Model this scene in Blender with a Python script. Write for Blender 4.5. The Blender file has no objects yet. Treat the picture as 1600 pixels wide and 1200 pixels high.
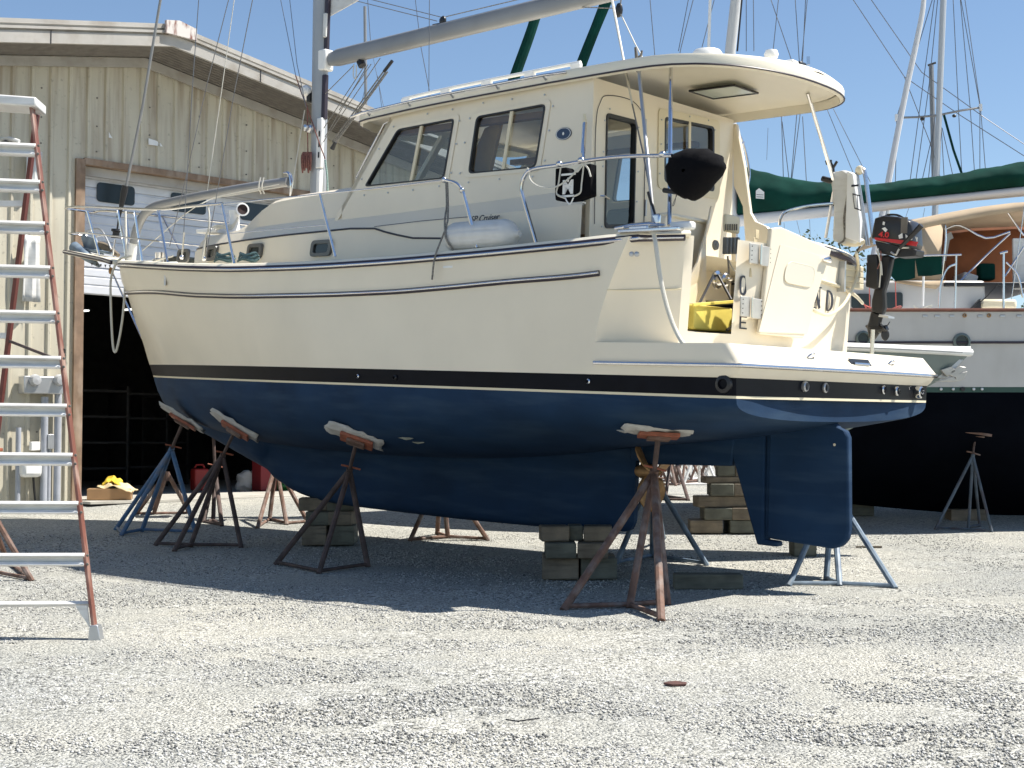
import bpy, math, random
import numpy as np
from mathutils import Vector, Matrix, noise
from mathutils.geometry import tessellate_polygon
random.seed(7); rng = np.random.default_rng(7)
C = bpy.context.scene
COL = C.collection
PI = math.pi
# ------------------------------------------------------------------ camera, sky, sun
F = 2220.65; TH = math.radians(2.4627)
cam = bpy.data.cameras.new('camera'); co = bpy.data.objects.new('camera', cam); COL.objects.link(co)
cam.sensor_width = 36; cam.lens = 36 * F / 1600; cam.clip_start = .1; cam.clip_end = 2000
co.location = (0, 0, 0); co.rotation_euler = (PI / 2 + TH, 0, 0)
C.camera = co
C.render.resolution_x = 1024; C.render.resolution_y = 768
SUN = Vector((.62, .02, 1.0)).normalized()
w = bpy.data.worlds.new('World'); C.world = w; w.use_nodes = True
nt = w.node_tree; sky = nt.nodes.new('ShaderNodeTexSky'); sky.sky_type = 'NISHITA'; sky.sun_disc = False
sky.sun_elevation = math.asin(SUN.z); sky.sun_rotation = math.atan2(SUN.x, SUN.y)
sky.air_density = 1.0; sky.dust_density = .08; sky.ozone_density = 2.6; sky.altitude = 0
bg = nt.nodes['Background']; nt.links.new(sky.outputs[0], bg.inputs[0]); bg.inputs[1].default_value = .082
sl = bpy.data.lights.new('sun', 'SUN'); so = bpy.data.objects.new('sun', sl); COL.objects.link(so)
sl.energy = 5.0; sl.angle = math.radians(.5); sl.color = (1, .95, .87)
so.rotation_euler = SUN.to_track_quat('Z', 'Y').to_euler()
C.view_settings.view_transform = 'Standard'; C.view_settings.look = 'None'; C.view_settings.gamma = 1
C.view_settings.exposure = .8
C.render.engine = 'CYCLES'

# ------------------------------------------------------------------ geometry of the place
YA, BP, HR = [math.radians(v) for v in (40.197, 2.964, .787)]
O = Vector((-5.5407, 20.1739, .9813))
d_ = Vector((math.cos(YA) * math.cos(BP), -math.sin(YA) * math.cos(BP), -math.sin(BP)))
s_ = Vector((math.sin(YA), math.cos(YA), 0)); u_ = s_.cross(d_)
if u_.z < 0: u_ = -u_
s2 = s_ * math.cos(HR) + u_ * math.sin(HR); u2 = u_ * math.cos(HR) - s_ * math.sin(HR)
R3 = Matrix((d_, s2, u2))          # world -> boat
RT = R3.transposed()
def ray(px, py):
    x = (px - 800) / F; z = -(py - 600) / F; c, s = math.cos(TH), math.sin(TH)
    return Vector((x, c - s * z, s + c * z))
def lp(px, py, ax, v):
    dr = R3 @ ray(px, py); oo = R3 @ (-O); i = 'xyz'.index(ax)
    return oo + dr * ((v - oo[i]) / dr[i])
def lx(px, py, v): return lp(px, py, 'x', v)
def ly(px, py, v): return lp(px, py, 'y', v)
def lz(px, py, v): return lp(px, py, 'z', v)
def b2w(p): return O + RT @ Vector(p)
def w2b(p): return R3 @ (Vector(p) - O)
def wd(px, py, D): r = ray(px, py); return r * (D / r.y)
GY = [-30, 6, 12, 14.2, 17.5, 20, 22, 24, 60, 400]; GZ = [-1.47, -1.42, -1.37, -1.335, -1.21, -1.04, -.90, -.865, -.86, -.86]
def gz(y): return float(np.interp(y, GY, GZ))
def gnd(px, py):
    r = ray(px, py); D = 15.
    for _ in range(60): D = .6 * D + .4 * (gz(D) / (r.z / r.y))
    p = r * (D / r.y); p.z = gz(D); return p

# ------------------------------------------------------------------ helpers
def spline(xs, ys):
    xs = np.array(xs, float); ys = np.array(ys, float); m = np.gradient(ys, xs)
    for i in range(1, len(xs) - 1):
        a = (ys[i] - ys[i-1]) / (xs[i] - xs[i-1]); b = (ys[i+1] - ys[i]) / (xs[i+1] - xs[i])
        m[i] = 0 if a * b <= 0 else 2 * a * b / (a + b)
    def f(x):
        x = min(max(x, xs[0]), xs[-1]); i = min(max(int(np.searchsorted(xs, x)) - 1, 0), len(xs) - 2)
        h = xs[i+1] - xs[i]; t = (x - xs[i]) / h
        return float((2*t**3-3*t*t+1)*ys[i] + (t**3-2*t*t+t)*h*m[i] + (-2*t**3+3*t*t)*ys[i+1] + (t**3-t*t)*h*m[i+1])
    return f
def catmull(pts, n=8):
    P = [Vector(p) for p in pts]
    if len(P) < 3: return P
    P = [P[0] * 2 - P[1]] + P + [P[-1] * 2 - P[-2]]; out = []
    for i in range(1, len(P) - 2):
        for k in range(n):
            t = k / n
            out.append(.5 * ((2*P[i]) + (P[i+1]-P[i-1])*t + (2*P[i-1]-5*P[i]+4*P[i+1]-P[i+2])*t*t + (3*P[i]-P[i-1]-3*P[i+1]+P[i+2])*t**3))
    out.append(P[-2]); return out
class MB:
    def __init__(s): s.v = []; s.f = []
    def add(s, vs, fs):
        n = len(s.v); s.v += [tuple(v) for v in vs]; s.f += [tuple(i + n for i in f) for f in fs]; return s
    def box(s, c, size, rot=None, ax=None):
        c = Vector(c); hx, hy, hz = [a / 2 for a in size]
        if ax is None: M = rot.to_matrix() if rot is not None else Matrix.Identity(3)
        else: M = Matrix(ax).transposed()
        vs = [c + M @ Vector((x*hx, y*hy, z*hz)) for x in (-1, 1) for y in (-1, 1) for z in (-1, 1)]
        return s.add(vs, [(0,1,3,2),(4,6,7,5),(0,4,5,1),(2,3,7,6),(0,2,6,4),(1,5,7,3)])
    def tube(s, pts, r, n=8, cap=True, closed=False, sm=0):
        P = [Vector(p) for p in pts]
        if sm: P = catmull(P, sm)
        m = len(P); rs = r if isinstance(r, (list, tuple)) else None
        up = None; rings = []
        for i in range(m):
            if closed: t = P[(i+1) % m] - P[i-1]
            else: t = P[min(i+1, m-1)] - P[max(i-1, 0)]
            if t.length < 1e-9: t = Vector((0, 0, 1))
            t.normalize()
            if up is None:
                up = Vector((0, 0, 1)) if abs(t.z) < .9 else Vector((1, 0, 0))
            a = t.cross(up)
            if a.length < 1e-6: a = t.cross(Vector((0, 1, .1)))
            a.normalize(); b = a.cross(t).normalized(); up = b
            q = i / (m - 1) if m > 1 else 0
            rr = (np.interp(q, np.linspace(0, 1, len(rs)), rs)) if rs else r
            rings.append([P[i] + (a * math.cos(2*PI*k/n) + b * math.sin(2*PI*k/n)) * rr for k in range(n)])
        vs = [v for rg in rings for v in rg]; fs = []
        for i in range(m if closed else m - 1):
            j = (i + 1) % m
            for k in range(n): fs.append((i*n+k, i*n+(k+1) % n, j*n+(k+1) % n, j*n+k))
        if cap and not closed: fs += [tuple(range(n))[::-1], tuple((m-1)*n+k for k in range(n))]
        return s.add(vs, fs)
    def grid(s, rows, close_u=False, close_v=False):
        m = len(rows); n = len(rows[0]); vs = [p for r in rows for p in r]; fs = []
        for i in range(m if close_u else m - 1):
            for k in range(n if close_v else n - 1):
                fs.append((i*n+k, i*n+(k+1) % n, ((i+1) % m)*n+(k+1) % n, ((i+1) % m)*n+k))
        return s.add(vs, fs)
    def lathe(s, c, axis, prof, n=20):
        c = Vector(c); t = Vector(axis).normalized(); a = t.orthogonal().normalized(); b = t.cross(a)
        rows = [[c + t * h + (a * math.cos(2*PI*k/n) + b * math.sin(2*PI*k/n)) * max(r, 1e-4) for k in range(n)] for r, h in prof]
        s.grid(rows, close_v=True)
        return s
    def panel(s, outer, holes, ext):
        """flat polygon (3D points) with holes, extruded by vector ext"""
        loops = [[Vector(p) for p in outer]] + [[Vector(p) for p in h] for h in holes]
        tri = tessellate_polygon(loops); pts = [p for l in loops for p in l]; n = len(pts); ext = Vector(ext)
        if ext.length < 1e-6: return s.add(pts, [tuple(t) for t in tri])
        fs = [tuple(t) for t in tri] + [tuple(i + n for i in t[::-1]) for t in tri]
        o = 0
        for l in loops:
            m = len(l)
            for i in range(m): fs.append((o+i, o+(i+1) % m, o+(i+1) % m+n, o+i+n))
            o += m
        return s.add(pts + [p + ext for p in pts], fs)
    def blob(s, c, size, seed=0, amp=.12, n=14, m=20, M=None, freq=2.2):
        c = Vector(c); rows = []
        for i in range(n + 1):
            th = PI * i / n; row = []
            for k in range(m):
                ph = 2 * PI * k / m; v = Vector((math.sin(th)*math.cos(ph), math.sin(th)*math.sin(ph), math.cos(th)))
                q = 1 + amp * noise.noise(v * freq + Vector((seed*3.1, seed, 0))) * 2
                p = Vector((v.x*size[0], v.y*size[1], v.z*size[2])) * q
                row.append(c + (M @ p if M else p))
            rows.append(row)
        return s.grid(rows, close_v=True)
    def build(s, name, m, parent=None, smooth=True, inv=None, bevel=0, solid=0, angle=35):
        me = bpy.data.meshes.new(name); me.from_pydata(s.v, [], s.f); me.validate(); me.update()
        import bmesh
        bm = bmesh.new(); bm.from_mesh(me)
        bmesh.ops.remove_doubles(bm, verts=bm.verts, dist=1e-5)
        bmesh.ops.recalc_face_normals(bm, faces=bm.faces); bm.to_mesh(me); bm.free()
        me.materials.append(m)
        if smooth:
            me.polygons.foreach_set('use_smooth', [True] * len(me.polygons))
            try: me.set_sharp_from_angle(angle=math.radians(angle))
            except Exception: pass
        o = bpy.data.objects.new(name, me); COL.objects.link(o)
        if parent is not None:
            o.parent = parent
            if parent in INV: o.matrix_parent_inverse = INV[parent]
        if solid:
            md = o.modifiers.new('s', 'SOLIDIFY'); md.thickness = solid; md.offset = -1
        if bevel:
            md = o.modifiers.new('b', 'BEVEL'); md.width = bevel; md.segments = 2; md.limit_method = 'ANGLE'
        return o
INV = {}
def thing(name, label, cat, loc, group=None, boat=False):
    o = bpy.data.objects.new(name, None); COL.objects.link(o); o.empty_display_size = .2
    if boat:      # geometry of children given in the main boat's own frame, origin moved to loc
        M = Matrix.Translation(O) @ RT.to_4x4(); o.matrix_world = M @ Matrix.Translation(Vector(loc)); INV[o] = Matrix.Translation(-Vector(loc))
    else:
        o.location = loc; INV[o] = Matrix.Translation(-Vector(loc))
    return tag(o, label, cat, group)
def tag(o, label=None, cat=None, group=None, kind=None):
    if label: o['label'] = label
    if cat: o['category'] = cat
    if group: o['group'] = group
    if kind: o['kind'] = kind
    return o
def solo(mb, name, m, label, cat, loc, group=None, boat=False, **k):
    """a thing that is one mesh, with its origin at loc"""
    o = mb.build(name, m, None, **k); loc = Vector(loc)
    o.data.transform(Matrix.Translation(-loc))
    if boat: o.matrix_world = Matrix.Translation(O) @ RT.to_4x4() @ Matrix.Translation(loc)
    else: o.location = loc
    return tag(o, label, cat, group)

# ------------------------------------------------------------------ materials
def M_(name, col, rough=.5, metal=0, spec=.5, var=0, vs=6, bump=0, bs=60, coat=0, dirt=None, dscale=(1, 1, 1), damt=.5):
    m = bpy.data.materials.new(name); m.use_nodes = True; n = m.node_tree; b = n.nodes['Principled BSDF']
    b.inputs['Base Color'].default_value = (*col, 1); b.inputs['Roughness'].default_value = rough
    b.inputs['Metallic'].default_value = metal; b.inputs['Specular IOR Level'].default_value = spec
    b.inputs['Coat Weight'].default_value = coat; b.inputs['Coat Roughness'].default_value = .08
    tc = n.nodes.new('ShaderNodeTexCoord')
    last = None
    if var:
        t = n.nodes.new('ShaderNodeTexNoise'); t.inputs['Scale'].default_value = vs; t.inputs['Detail'].default_value = 8
        n.links.new(tc.outputs['Object'], t.inputs['Vector'])
        r = n.nodes.new('ShaderNodeValToRGB'); r.color_ramp.elements[0].position = .3; r.color_ramp.elements[1].position = .7
        r.color_ramp.elements[0].color = (*[max(0, c * (1 - var)) for c in col], 1); r.color_ramp.elements[1].color = (*[min(1, c * (1 + var)) for c in col], 1)
        n.links.new(t.outputs['Fac'], r.inputs['Fac']); last = r.outputs['Color']
        n.links.new(last, b.inputs['Base Color'])
    if dirt:
        mp = n.nodes.new('ShaderNodeMapping'); mp.inputs['Scale'].default_value = dscale
        n.links.new(tc.outputs['Object'], mp.inputs['Vector'])
        t = n.nodes.new('ShaderNodeTexNoise'); t.inputs['Scale'].default_value = 1; t.inputs['Detail'].default_value = 6
        n.links.new(mp.outputs[0], t.inputs['Vector'])
        r = n.nodes.new('ShaderNodeValToRGB'); r.color_ramp.elements[0].position = .48; r.color_ramp.elements[1].position = .72
        r.color_ramp.elements[0].color = (0, 0, 0, 1); r.color_ramp.elements[1].color = (damt, damt, damt, 1)
        n.links.new(t.outputs['Fac'], r.inputs['Fac'])
        mx = n.nodes.new('ShaderNodeMix'); mx.data_type = 'RGBA'
        n.links.new(r.outputs['Color'], mx.inputs['Factor'])
        if last: n.links.new(last, mx.inputs['A'])
        else: mx.inputs['A'].default_value = (*col, 1)
        mx.inputs['B'].default_value = (*dirt, 1); n.links.new(mx.outputs['Result'], b.inputs['Base Color'])
    if bump:
        t = n.nodes.new('ShaderNodeTexNoise'); t.inputs['Scale'].default_value = bs; t.inputs['Detail'].default_value = 5
        n.links.new(tc.outputs['Object'], t.inputs['Vector'])
        bp = n.nodes.new('ShaderNodeBump'); bp.inputs['Strength'].default_value = bump; bp.inputs['Distance'].default_value = .01
        n.links.new(t.outputs['Fac'], bp.inputs['Height']); n.links.new(bp.outputs[0], b.inputs['Normal'])
    return m
def glass_mat(name, tint, refl=.08):
    m = bpy.data.materials.new(name); m.use_nodes = True; n = m.node_tree; n.nodes.clear()
    o = n.nodes.new('ShaderNodeOutputMaterial'); tr = n.nodes.new('ShaderNodeBsdfTransparent'); gl = n.nodes.new('ShaderNodeBsdfGlossy')
    tr.inputs[0].default_value = (*tint, 1); gl.inputs['Roughness'].default_value = .02
    lw = n.nodes.new('ShaderNodeLayerWeight'); lw.inputs[0].default_value = .5
    pw_ = n.nodes.new('ShaderNodeMath'); pw_.operation = 'POWER'; pw_.inputs[1].default_value = 4; n.links.new(lw.outputs['Facing'], pw_.inputs[0])
    fr = n.nodes.new('ShaderNodeMath'); fr.operation = 'MULTIPLY_ADD'; fr.inputs[1].default_value = .8; fr.inputs[2].default_value = refl; n.links.new(pw_.outputs[0], fr.inputs[0])
    mx = n.nodes.new('ShaderNodeMixShader'); n.links.new(fr.outputs[0], mx.inputs[0]); n.links.new(tr.outputs[0], mx.inputs[1]); n.links.new(gl.outputs[0], mx.inputs[2])
    n.links.new(mx.outputs[0], o.inputs[0]); return m
CREAM = (.80, .72, .575)
m_cream = M_('gelcoat', CREAM, .38, coat=.15, var=.035, vs=1.3, dirt=(.70, .63, .50), dscale=(1.6, 1.6, .5), damt=.35)
m_cream2 = M_('gelcoat_deck', (.80, .74, .60), .42, var=.03, vs=3, bump=.05, bs=150)
m_white = M_('white_paint', (.80, .80, .78), .4, var=.04)
m_wvinyl = M_('white_vinyl', (.64, .64, .62), .5, var=.05, vs=9, bump=.1, bs=30, dirt=(.42, .39, .33), dscale=(4, 4, 22), damt=.3)
m_teal = M_('teal_drip', (.03, .22, .21), .5)
m_black = M_('boot_black', (.004, .005, .009), .4, spec=.09, var=.2)
m_blue = M_('bottom_paint', (.011, .034, .078), .8, spec=.2, var=.22, vs=1.6, bump=.15, bs=40, dirt=(.030, .060, .105), dscale=(1.2, 1.2, 9), damt=.7)
m_steel = M_('stainless', (.72, .72, .73), .16, metal=1)
m_pframe = M_('port_frame_metal', (.13, .13, .125), .35, metal=.5)
m_hinge = M_('brushed_plate', (.50, .48, .44), .4, metal=.5, var=.1, vs=9)
m_alum = M_('aluminium', (.50, .51, .52), .38, metal=.75, var=.1, vs=4)
m_mast = M_('painted_spar', (.25, .255, .26), .42, metal=.2, var=.08, vs=3)
m_rubber = M_('dark_rub_rail', (.03, .022, .035), .45)
m_dark = M_('dark_plastic', (.014, .014, .016), .4)
m_fabricb = M_('black_fabric', (.0045, .0045, .006), .95, spec=.12, bump=.6, bs=18)
m_green = M_('green_canvas', (.003, .038, .029), .9, spec=.15, var=.3, vs=3, bump=.4, bs=6)
m_glass = glass_mat('tinted_glass', (.74, .79, .80))
m_portglass = M_('port_glass', (.02, .025, .025), .1)
m_rope = M_('rope', (.62, .60, .53), .8, bump=.6, bs=90)
m_roped = M_('rope_dark', (.20, .19, .17), .8, var=.5, vs=60)
m_roper = M_('rope_red', (.20, .085, .07), .8, var=.5, vs=50)
m_wire = M_('rigging_wire', (.20, .20, .21), .35, metal=.6)
m_rust = M_('rusty_steel', (.15, .085, .060), .8, var=.4, vs=9, bump=.4, bs=50, dirt=(.30, .27, .25), dscale=(7, 7, 5), damt=.6)
m_rustd = M_('dark_rusty_steel', (.07, .048, .042), .8, var=.4, vs=9, bump=.4, bs=50, dirt=(.16, .10, .08), dscale=(6, 6, 6), damt=.6)
m_sblue = M_('blue_stand_paint', (.055, .13, .24), .6, var=.25, vs=9, dirt=(.20, .17, .15), dscale=(6, 6, 8), damt=.7)
m_sgal = M_('worn_blue_grey_paint', (.17, .22, .27), .55, var=.35, vs=7, dirt=(.06, .10, .17), dscale=(6, 6, 5), damt=.8)
m_sdark = M_('dull_blue_grey_paint', (.075, .10, .125), .6, var=.35, vs=7, dirt=(.09, .05, .035), dscale=(6, 6, 5), damt=.8)
m_orange = M_('orange_board', (.30, .095, .05), .7, var=.3, vs=12, bump=.3)
m_paper = M_('torn_cloth', (.46, .445, .41), .85, var=.1, vs=14, bump=.4, bs=30)
m_wood = M_('weathered_timber', (.19, .155, .11), .85, var=.35, vs=4, bump=.7, bs=22, dirt=(.07, .06, .045), dscale=(3, 3, 24), damt=.8)
m_wood2 = M_('greenish_timber', (.13, .13, .10), .85, var=.35, vs=4, bump=.7, bs=22, dirt=(.05, .05, .04), dscale=(3, 3, 20), damt=.8)
m_bronze = M_('bronze', (.34, .20, .09), .5, metal=.6, var=.3, vs=14, bump=.2)
m_frame_red = M_('fibreglass_rail', (.18, .068, .048), .6, var=.12, vs=5, dirt=(.50, .40, .33), dscale=(9, 9, 3), damt=.5)
m_tread = M_('ladder_aluminium', (.74, .73, .70), .42, metal=.15, var=.06, vs=9, dirt=(.42, .40, .37), dscale=(3, 3, 30), damt=.5)
m_tan = M_('tan_canvas', (.44, .34, .23), .85, var=.1, vs=3, bump=.3, bs=8)
m_brown = M_('rust_brown_canvas', (.19, .065, .024), .8, var=.2, vs=3, bump=.3, bs=8)
m_hull2 = M_('white_topsides', (.50, .50, .49), .35, var=.05, vs=1.5, dirt=(.33, .32, .30), dscale=(2, 2, .7), damt=.4)
m_hull3 = M_('grey_green_topsides', (.15, .19, .18), .35, var=.05)
m_anti = M_('dark_antifouling', (.0022, .0032, .006), .95, spec=.04, var=.3, vs=2)
m_varn = M_('varnished_teak', (.13, .045, .025), .35, var=.3, vs=8)
m_tail = M_('cream_trim', (.72, .64, .46), .4)
m_decal = M_('dark_lettering', (.015, .016, .03), .4)
m_wdecal = M_('white_print', (.75, .75, .73), .5)
m_ydecal = M_('yellow_plastic', (.68, .55, .05), .45, var=.08, vs=6, bump=.2, bs=12)

# wall of ribbed steel with stains running down from the eaves
def wall_mat():
    m = M_('ribbed_wall_paint', (.54, .50, .395), .5, var=.07, vs=1.2); n = m.node_tree; b = n.nodes['Principled BSDF']
    tc = [x for x in n.nodes if x.type == 'TEX_COORD'][0]; src = b.inputs['Base Color'].links[0].from_socket
    mp = n.nodes.new('ShaderNodeMapping'); mp.inputs['Scale'].default_value = (5, 5, .35); n.links.new(tc.outputs['Object'], mp.inputs['Vector'])
    t = n.nodes.new('ShaderNodeTexNoise'); t.inputs['Scale'].default_value = 1.6; t.inputs['Detail'].default_value = 7; n.links.new(mp.outputs[0], t.inputs[0])
    r = n.nodes.new('ShaderNodeValToRGB'); r.color_ramp.elements[0].position = .46; r.color_ramp.elements[1].position = .66
    n.links.new(t.outputs['Fac'], r.inputs[0])
    sx = n.nodes.new('ShaderNodeSeparateXYZ'); n.links.new(tc.outputs['Object'], sx.inputs[0])
    mr = n.nodes.new('ShaderNodeMapRange'); mr.inputs['From Min'].default_value = 2.5; mr.inputs['From Max'].default_value = 6.2
    mr.inputs['To Min'].default_value = .12; mr.inputs['To Max'].default_value = .62; n.links.new(sx.outputs['Z'], mr.inputs['Value'])
    mu = n.nodes.new('ShaderNodeMath'); mu.operation = 'MULTIPLY'; n.links.new(r.outputs['Color'], mu.inputs[0]); n.links.new(mr.outputs[0], mu.inputs[1])
    mx = n.nodes.new('ShaderNodeMix'); mx.data_type = 'RGBA'; n.links.new(mu.outputs[0], mx.inputs['Factor']); n.links.new(src, mx.inputs['A'])
    mx.inputs['B'].default_value = (.23, .155, .095, 1)
    v = n.nodes.new('ShaderNodeTexNoise'); v.inputs['Scale'].default_value = 14; v.inputs['Detail'].default_value = 9; n.links.new(tc.outputs['Object'], v.inputs[0])
    r2 = n.nodes.new('ShaderNodeValToRGB'); r2.color_ramp.elements[0].position = .62; r2.color_ramp.elements[1].position = .78; n.links.new(v.outputs['Fac'], r2.inputs[0])
    mx2 = n.nodes.new('ShaderNodeMix'); mx2.data_type = 'RGBA'; n.links.new(r2.outputs['Color'], mx2.inputs['Factor']); n.links.new(mx.outputs['Result'], mx2.inputs['A'])
    mx2.inputs['B'].default_value = (.30, .28, .22, 1); n.links.new(mx2.outputs['Result'], b.inputs['Base Color']); return m
m_wall = wall_mat()
m_trim = M_('roof_trim', (.40, .38, .345), .5, var=.1, vs=2, dirt=(.24, .20, .15), dscale=(3, 3, 3), damt=.6)
m_roofm = M_('roof_metal', (.40, .40, .38), .45, var=.1, vs=2)
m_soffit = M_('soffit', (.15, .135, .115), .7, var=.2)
m_doorf = M_('brown_door_frame', (.235, .155, .10), .65, var=.25, vs=6, dirt=(.45, .36, .28), dscale=(6, 6, 2), damt=.6)
m_doorp = M_('white_door_panel', (.66, .68, .72), .45, var=.05, vs=2, dirt=(.5, .48, .44), dscale=(2, 2, 1), damt=.3)
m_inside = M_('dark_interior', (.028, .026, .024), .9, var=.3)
m_conc = M_('concrete', (.43, .41, .36), .9, var=.12, vs=3, bump=.3, bs=40, dirt=(.27, .25, .21), dscale=(1.5, 1.5, 1), damt=.7)
m_card = M_('cardboard', (.36, .21, .10), .8, var=.1, vs=5)
m_vent = M_('rusted_white_sheet', (.62, .58, .54), .6, dirt=(.19, .06, .035), dscale=(14, 14, 5), damt=1)
m_bark = M_('foliage', (.06, .09, .035), .7, var=.4, vs=5)
m_trunk = M_('bark', (.10, .075, .05), .9, var=.3)

def gravel_mat():
    m = bpy.data.materials.new('crushed_gravel'); m.use_nodes = True; n = m.node_tree; b = n.nodes['Principled BSDF']; b.inputs['Roughness'].default_value = .95
    b.inputs['Specular IOR Level'].default_value = .2
    tc = n.nodes.new('ShaderNodeTexCoord')
    def vor(sc):
        v = n.nodes.new('ShaderNodeTexVoronoi'); v.inputs['Scale'].default_value = sc; v.inputs['Randomness'].default_value = 1; n.links.new(tc.outputs['Object'], v.inputs['Vector']); return v
    def noi(sc, d=6, rough=.55):
        v = n.nodes.new('ShaderNodeTexNoise'); v.inputs['Scale'].default_value = sc; v.inputs['Detail'].default_value = d; v.inputs['Roughness'].default_value = rough; n.links.new(tc.outputs['Object'], v.inputs['Vector']); return v
    def ramp(src, st):
        r = n.nodes.new('ShaderNodeValToRGB'); e = r.color_ramp.elements
        while len(e) < len(st): e.new(.5)
        for i, (p, c) in enumerate(st): e[i].position = p; e[i].color = (*c, 1)
        n.links.new(src, r.inputs[0]); return r.outputs[0]
    def mix(f, a, b_, mode='MIX'):
        x = n.nodes.new('ShaderNodeMix'); x.data_type = 'RGBA'; x.blend_type = mode
        if isinstance(f, float): x.inputs['Factor'].default_value = f
        else: n.links.new(f, x.inputs['Factor'])
        n.links.new(a, x.inputs['A']); n.links.new(b_, x.inputs['B']); return x.outputs['Result']
    v1 = vor(46); v2 = vor(100)
    sp = n.nodes.new('ShaderNodeSeparateColor'); n.links.new(v1.outputs['Color'], sp.inputs[0])
    sp2 = n.nodes.new('ShaderNodeSeparateColor'); n.links.new(v2.outputs['Color'], sp2.inputs[0])
    c1 = ramp(sp.outputs[0], [(0, (.06, .062, .06)), (.3, (.45, .445, .41)), (.6, (.62, .61, .555)), (1, (.86, .85, .81))])  # random stone tones; darkest cells stand in for shaded gaps between stones
    c2 = ramp(sp2.outputs[1], [(0, (.09, .092, .088)), (.4, (.50, .495, .46)), (1, (.84, .82, .74))])
    patch = ramp(noi(.9, 5).outputs['Fac'], [(.38, (0, 0, 0)), (.62, (1, 1, 1))])
    base = mix(patch, c1, c2)
    fine = ramp(noi(2.6, 8, .65).outputs['Fac'], [(.48, (0, 0, 0)), (.75, (.55, .55, .55))])
    dust = ramp(noi(90, 4).outputs['Fac'], [(.3, (.50, .485, .42)), (.7, (.66, .64, .565))])
    base = mix(fine, base, dust)
    big = ramp(noi(.35, 4).outputs['Fac'], [(.35, (.64, .655, .66)), (.65, (.84, .83, .795))])
    base = mix(1.0, base, big, 'MULTIPLY')
    n.links.new(base, b.inputs['Base Color'])
    bp = n.nodes.new('ShaderNodeBump'); bp.inputs['Strength'].default_value = .9; bp.inputs['Distance'].default_value = .018; bp.invert = True
    n.links.new(v1.outputs['Distance'], bp.inputs['Height'])
    bp2 = n.nodes.new('ShaderNodeBump'); bp2.inputs['Strength'].default_value = .8; bp2.inputs['Distance'].default_value = .008; bp2.invert = True
    n.links.new(v2.outputs['Distance'], bp2.inputs['Height']); n.links.new(bp.outputs[0], bp2.inputs['Normal'])
    n.links.new(bp2.outputs[0], b.inputs['Normal']); return m
m_gravel = gravel_mat()
def stone_mat():
    m = bpy.data.materials.new('stones'); m.use_nodes = True; n = m.node_tree; b = n.nodes['Principled BSDF']; b.inputs['Roughness'].default_value = .9
    tc = n.nodes.new('ShaderNodeTexCoord')
    g = n.nodes.new('ShaderNodeNewGeometry')
    r = n.nodes.new('ShaderNodeValToRGB'); e = r.color_ramp.elements; e.new(.5)
    for i, (p, c) in enumerate([(0, (.09, .092, .09)), (.4, (.33, .325, .305)), (1, (.62, .61, .575))]): e[i].position = p; e[i].color = (*c, 1)
    n.links.new(g.outputs['Random Per Island'], r.inputs[0]); n.links.new(r.outputs[0], b.inputs['Base Color']); return m
m_stone = stone_mat()

# ------------------------------------------------------------------ ground
def ground():
    ys = [-30, -5, 2] + list(np.arange(5, 30, .5)) + [32, 36, 45, 60, 100, 200, 400]
    xs = [-300, -100, -40] + list(np.arange(-16, 16.1, 1)) + [40, 100, 300]
    rows = [[(x, y, gz(y) + .012 * noise.noise(Vector((x * .6, y * .6, 0)))) for x in xs] for y in ys]
    tag(MB().grid(rows).build('ground', m_gravel), kind='structure')
    # loose larger stones of the gravel, one mesh
    N = 120000
    u = rng.random(N); D = 5.4 + (u ** 1.35) * 13
    X = (rng.random(N) - .5) * D * .80; r = (.0042 + .0075 * rng.random(N) ** 1.8)
    keep = np.array([noise.noise(Vector((x * .8, y * 1.3, 3))) + .45 * noise.noise(Vector((x*5, y*5, 9))) > -.12 for x, y in zip(X, D)])
    X, D, r = X[keep], D[keep], r[keep]; N = len(X)
    Z = np.interp(D, GY, GZ) + r * .25
    base = np.array([[1, 0, 0], [0, 1, 0], [-1, 0, 0], [0, -1, 0], [.3, .2, .75], [-.2, -.1, -.7]])
    fs = np.array([[0, 1, 4], [1, 2, 4], [2, 3, 4], [3, 0, 4], [1, 0, 5], [2, 1, 5], [3, 2, 5], [0, 3, 5]])
    a = rng.random(N) * 6.28; ca, sa = np.cos(a), np.sin(a)
    P = base[None] * r[:, None, None] * (.6 + .8 * rng.random((N, 6, 3)))
    Q = np.empty_like(P); Q[..., 0] = ca[:, None] * P[..., 0] - sa[:, None] * P[..., 1] + X[:, None]
    Q[..., 1] = sa[:, None] * P[..., 0] + ca[:, None] * P[..., 1] + D[:, None]; Q[..., 2] = P[..., 2] + Z[:, None]
    me = bpy.data.meshes.new('gravel_stones'); me.vertices.add(N * 6); me.vertices.foreach_set('co', Q.ravel())
    FF = (fs[None] + (np.arange(N) * 6)[:, None, None]).reshape(-1, 3)
    me.loops.add(len(FF) * 3); me.loops.foreach_set('vertex_index', FF.ravel()); me.polygons.add(len(FF))
    me.polygons.foreach_set('loop_start', np.arange(len(FF)) * 3); me.update(); me.validate(); me.materials.append(m_stone)
    o = bpy.data.objects.new('gravel_stones', me); COL.objects.link(o)
    tag(o, 'loose pale crushed stones lying over the gravel yard', 'gravel', kind='stuff')
ground()

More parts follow.
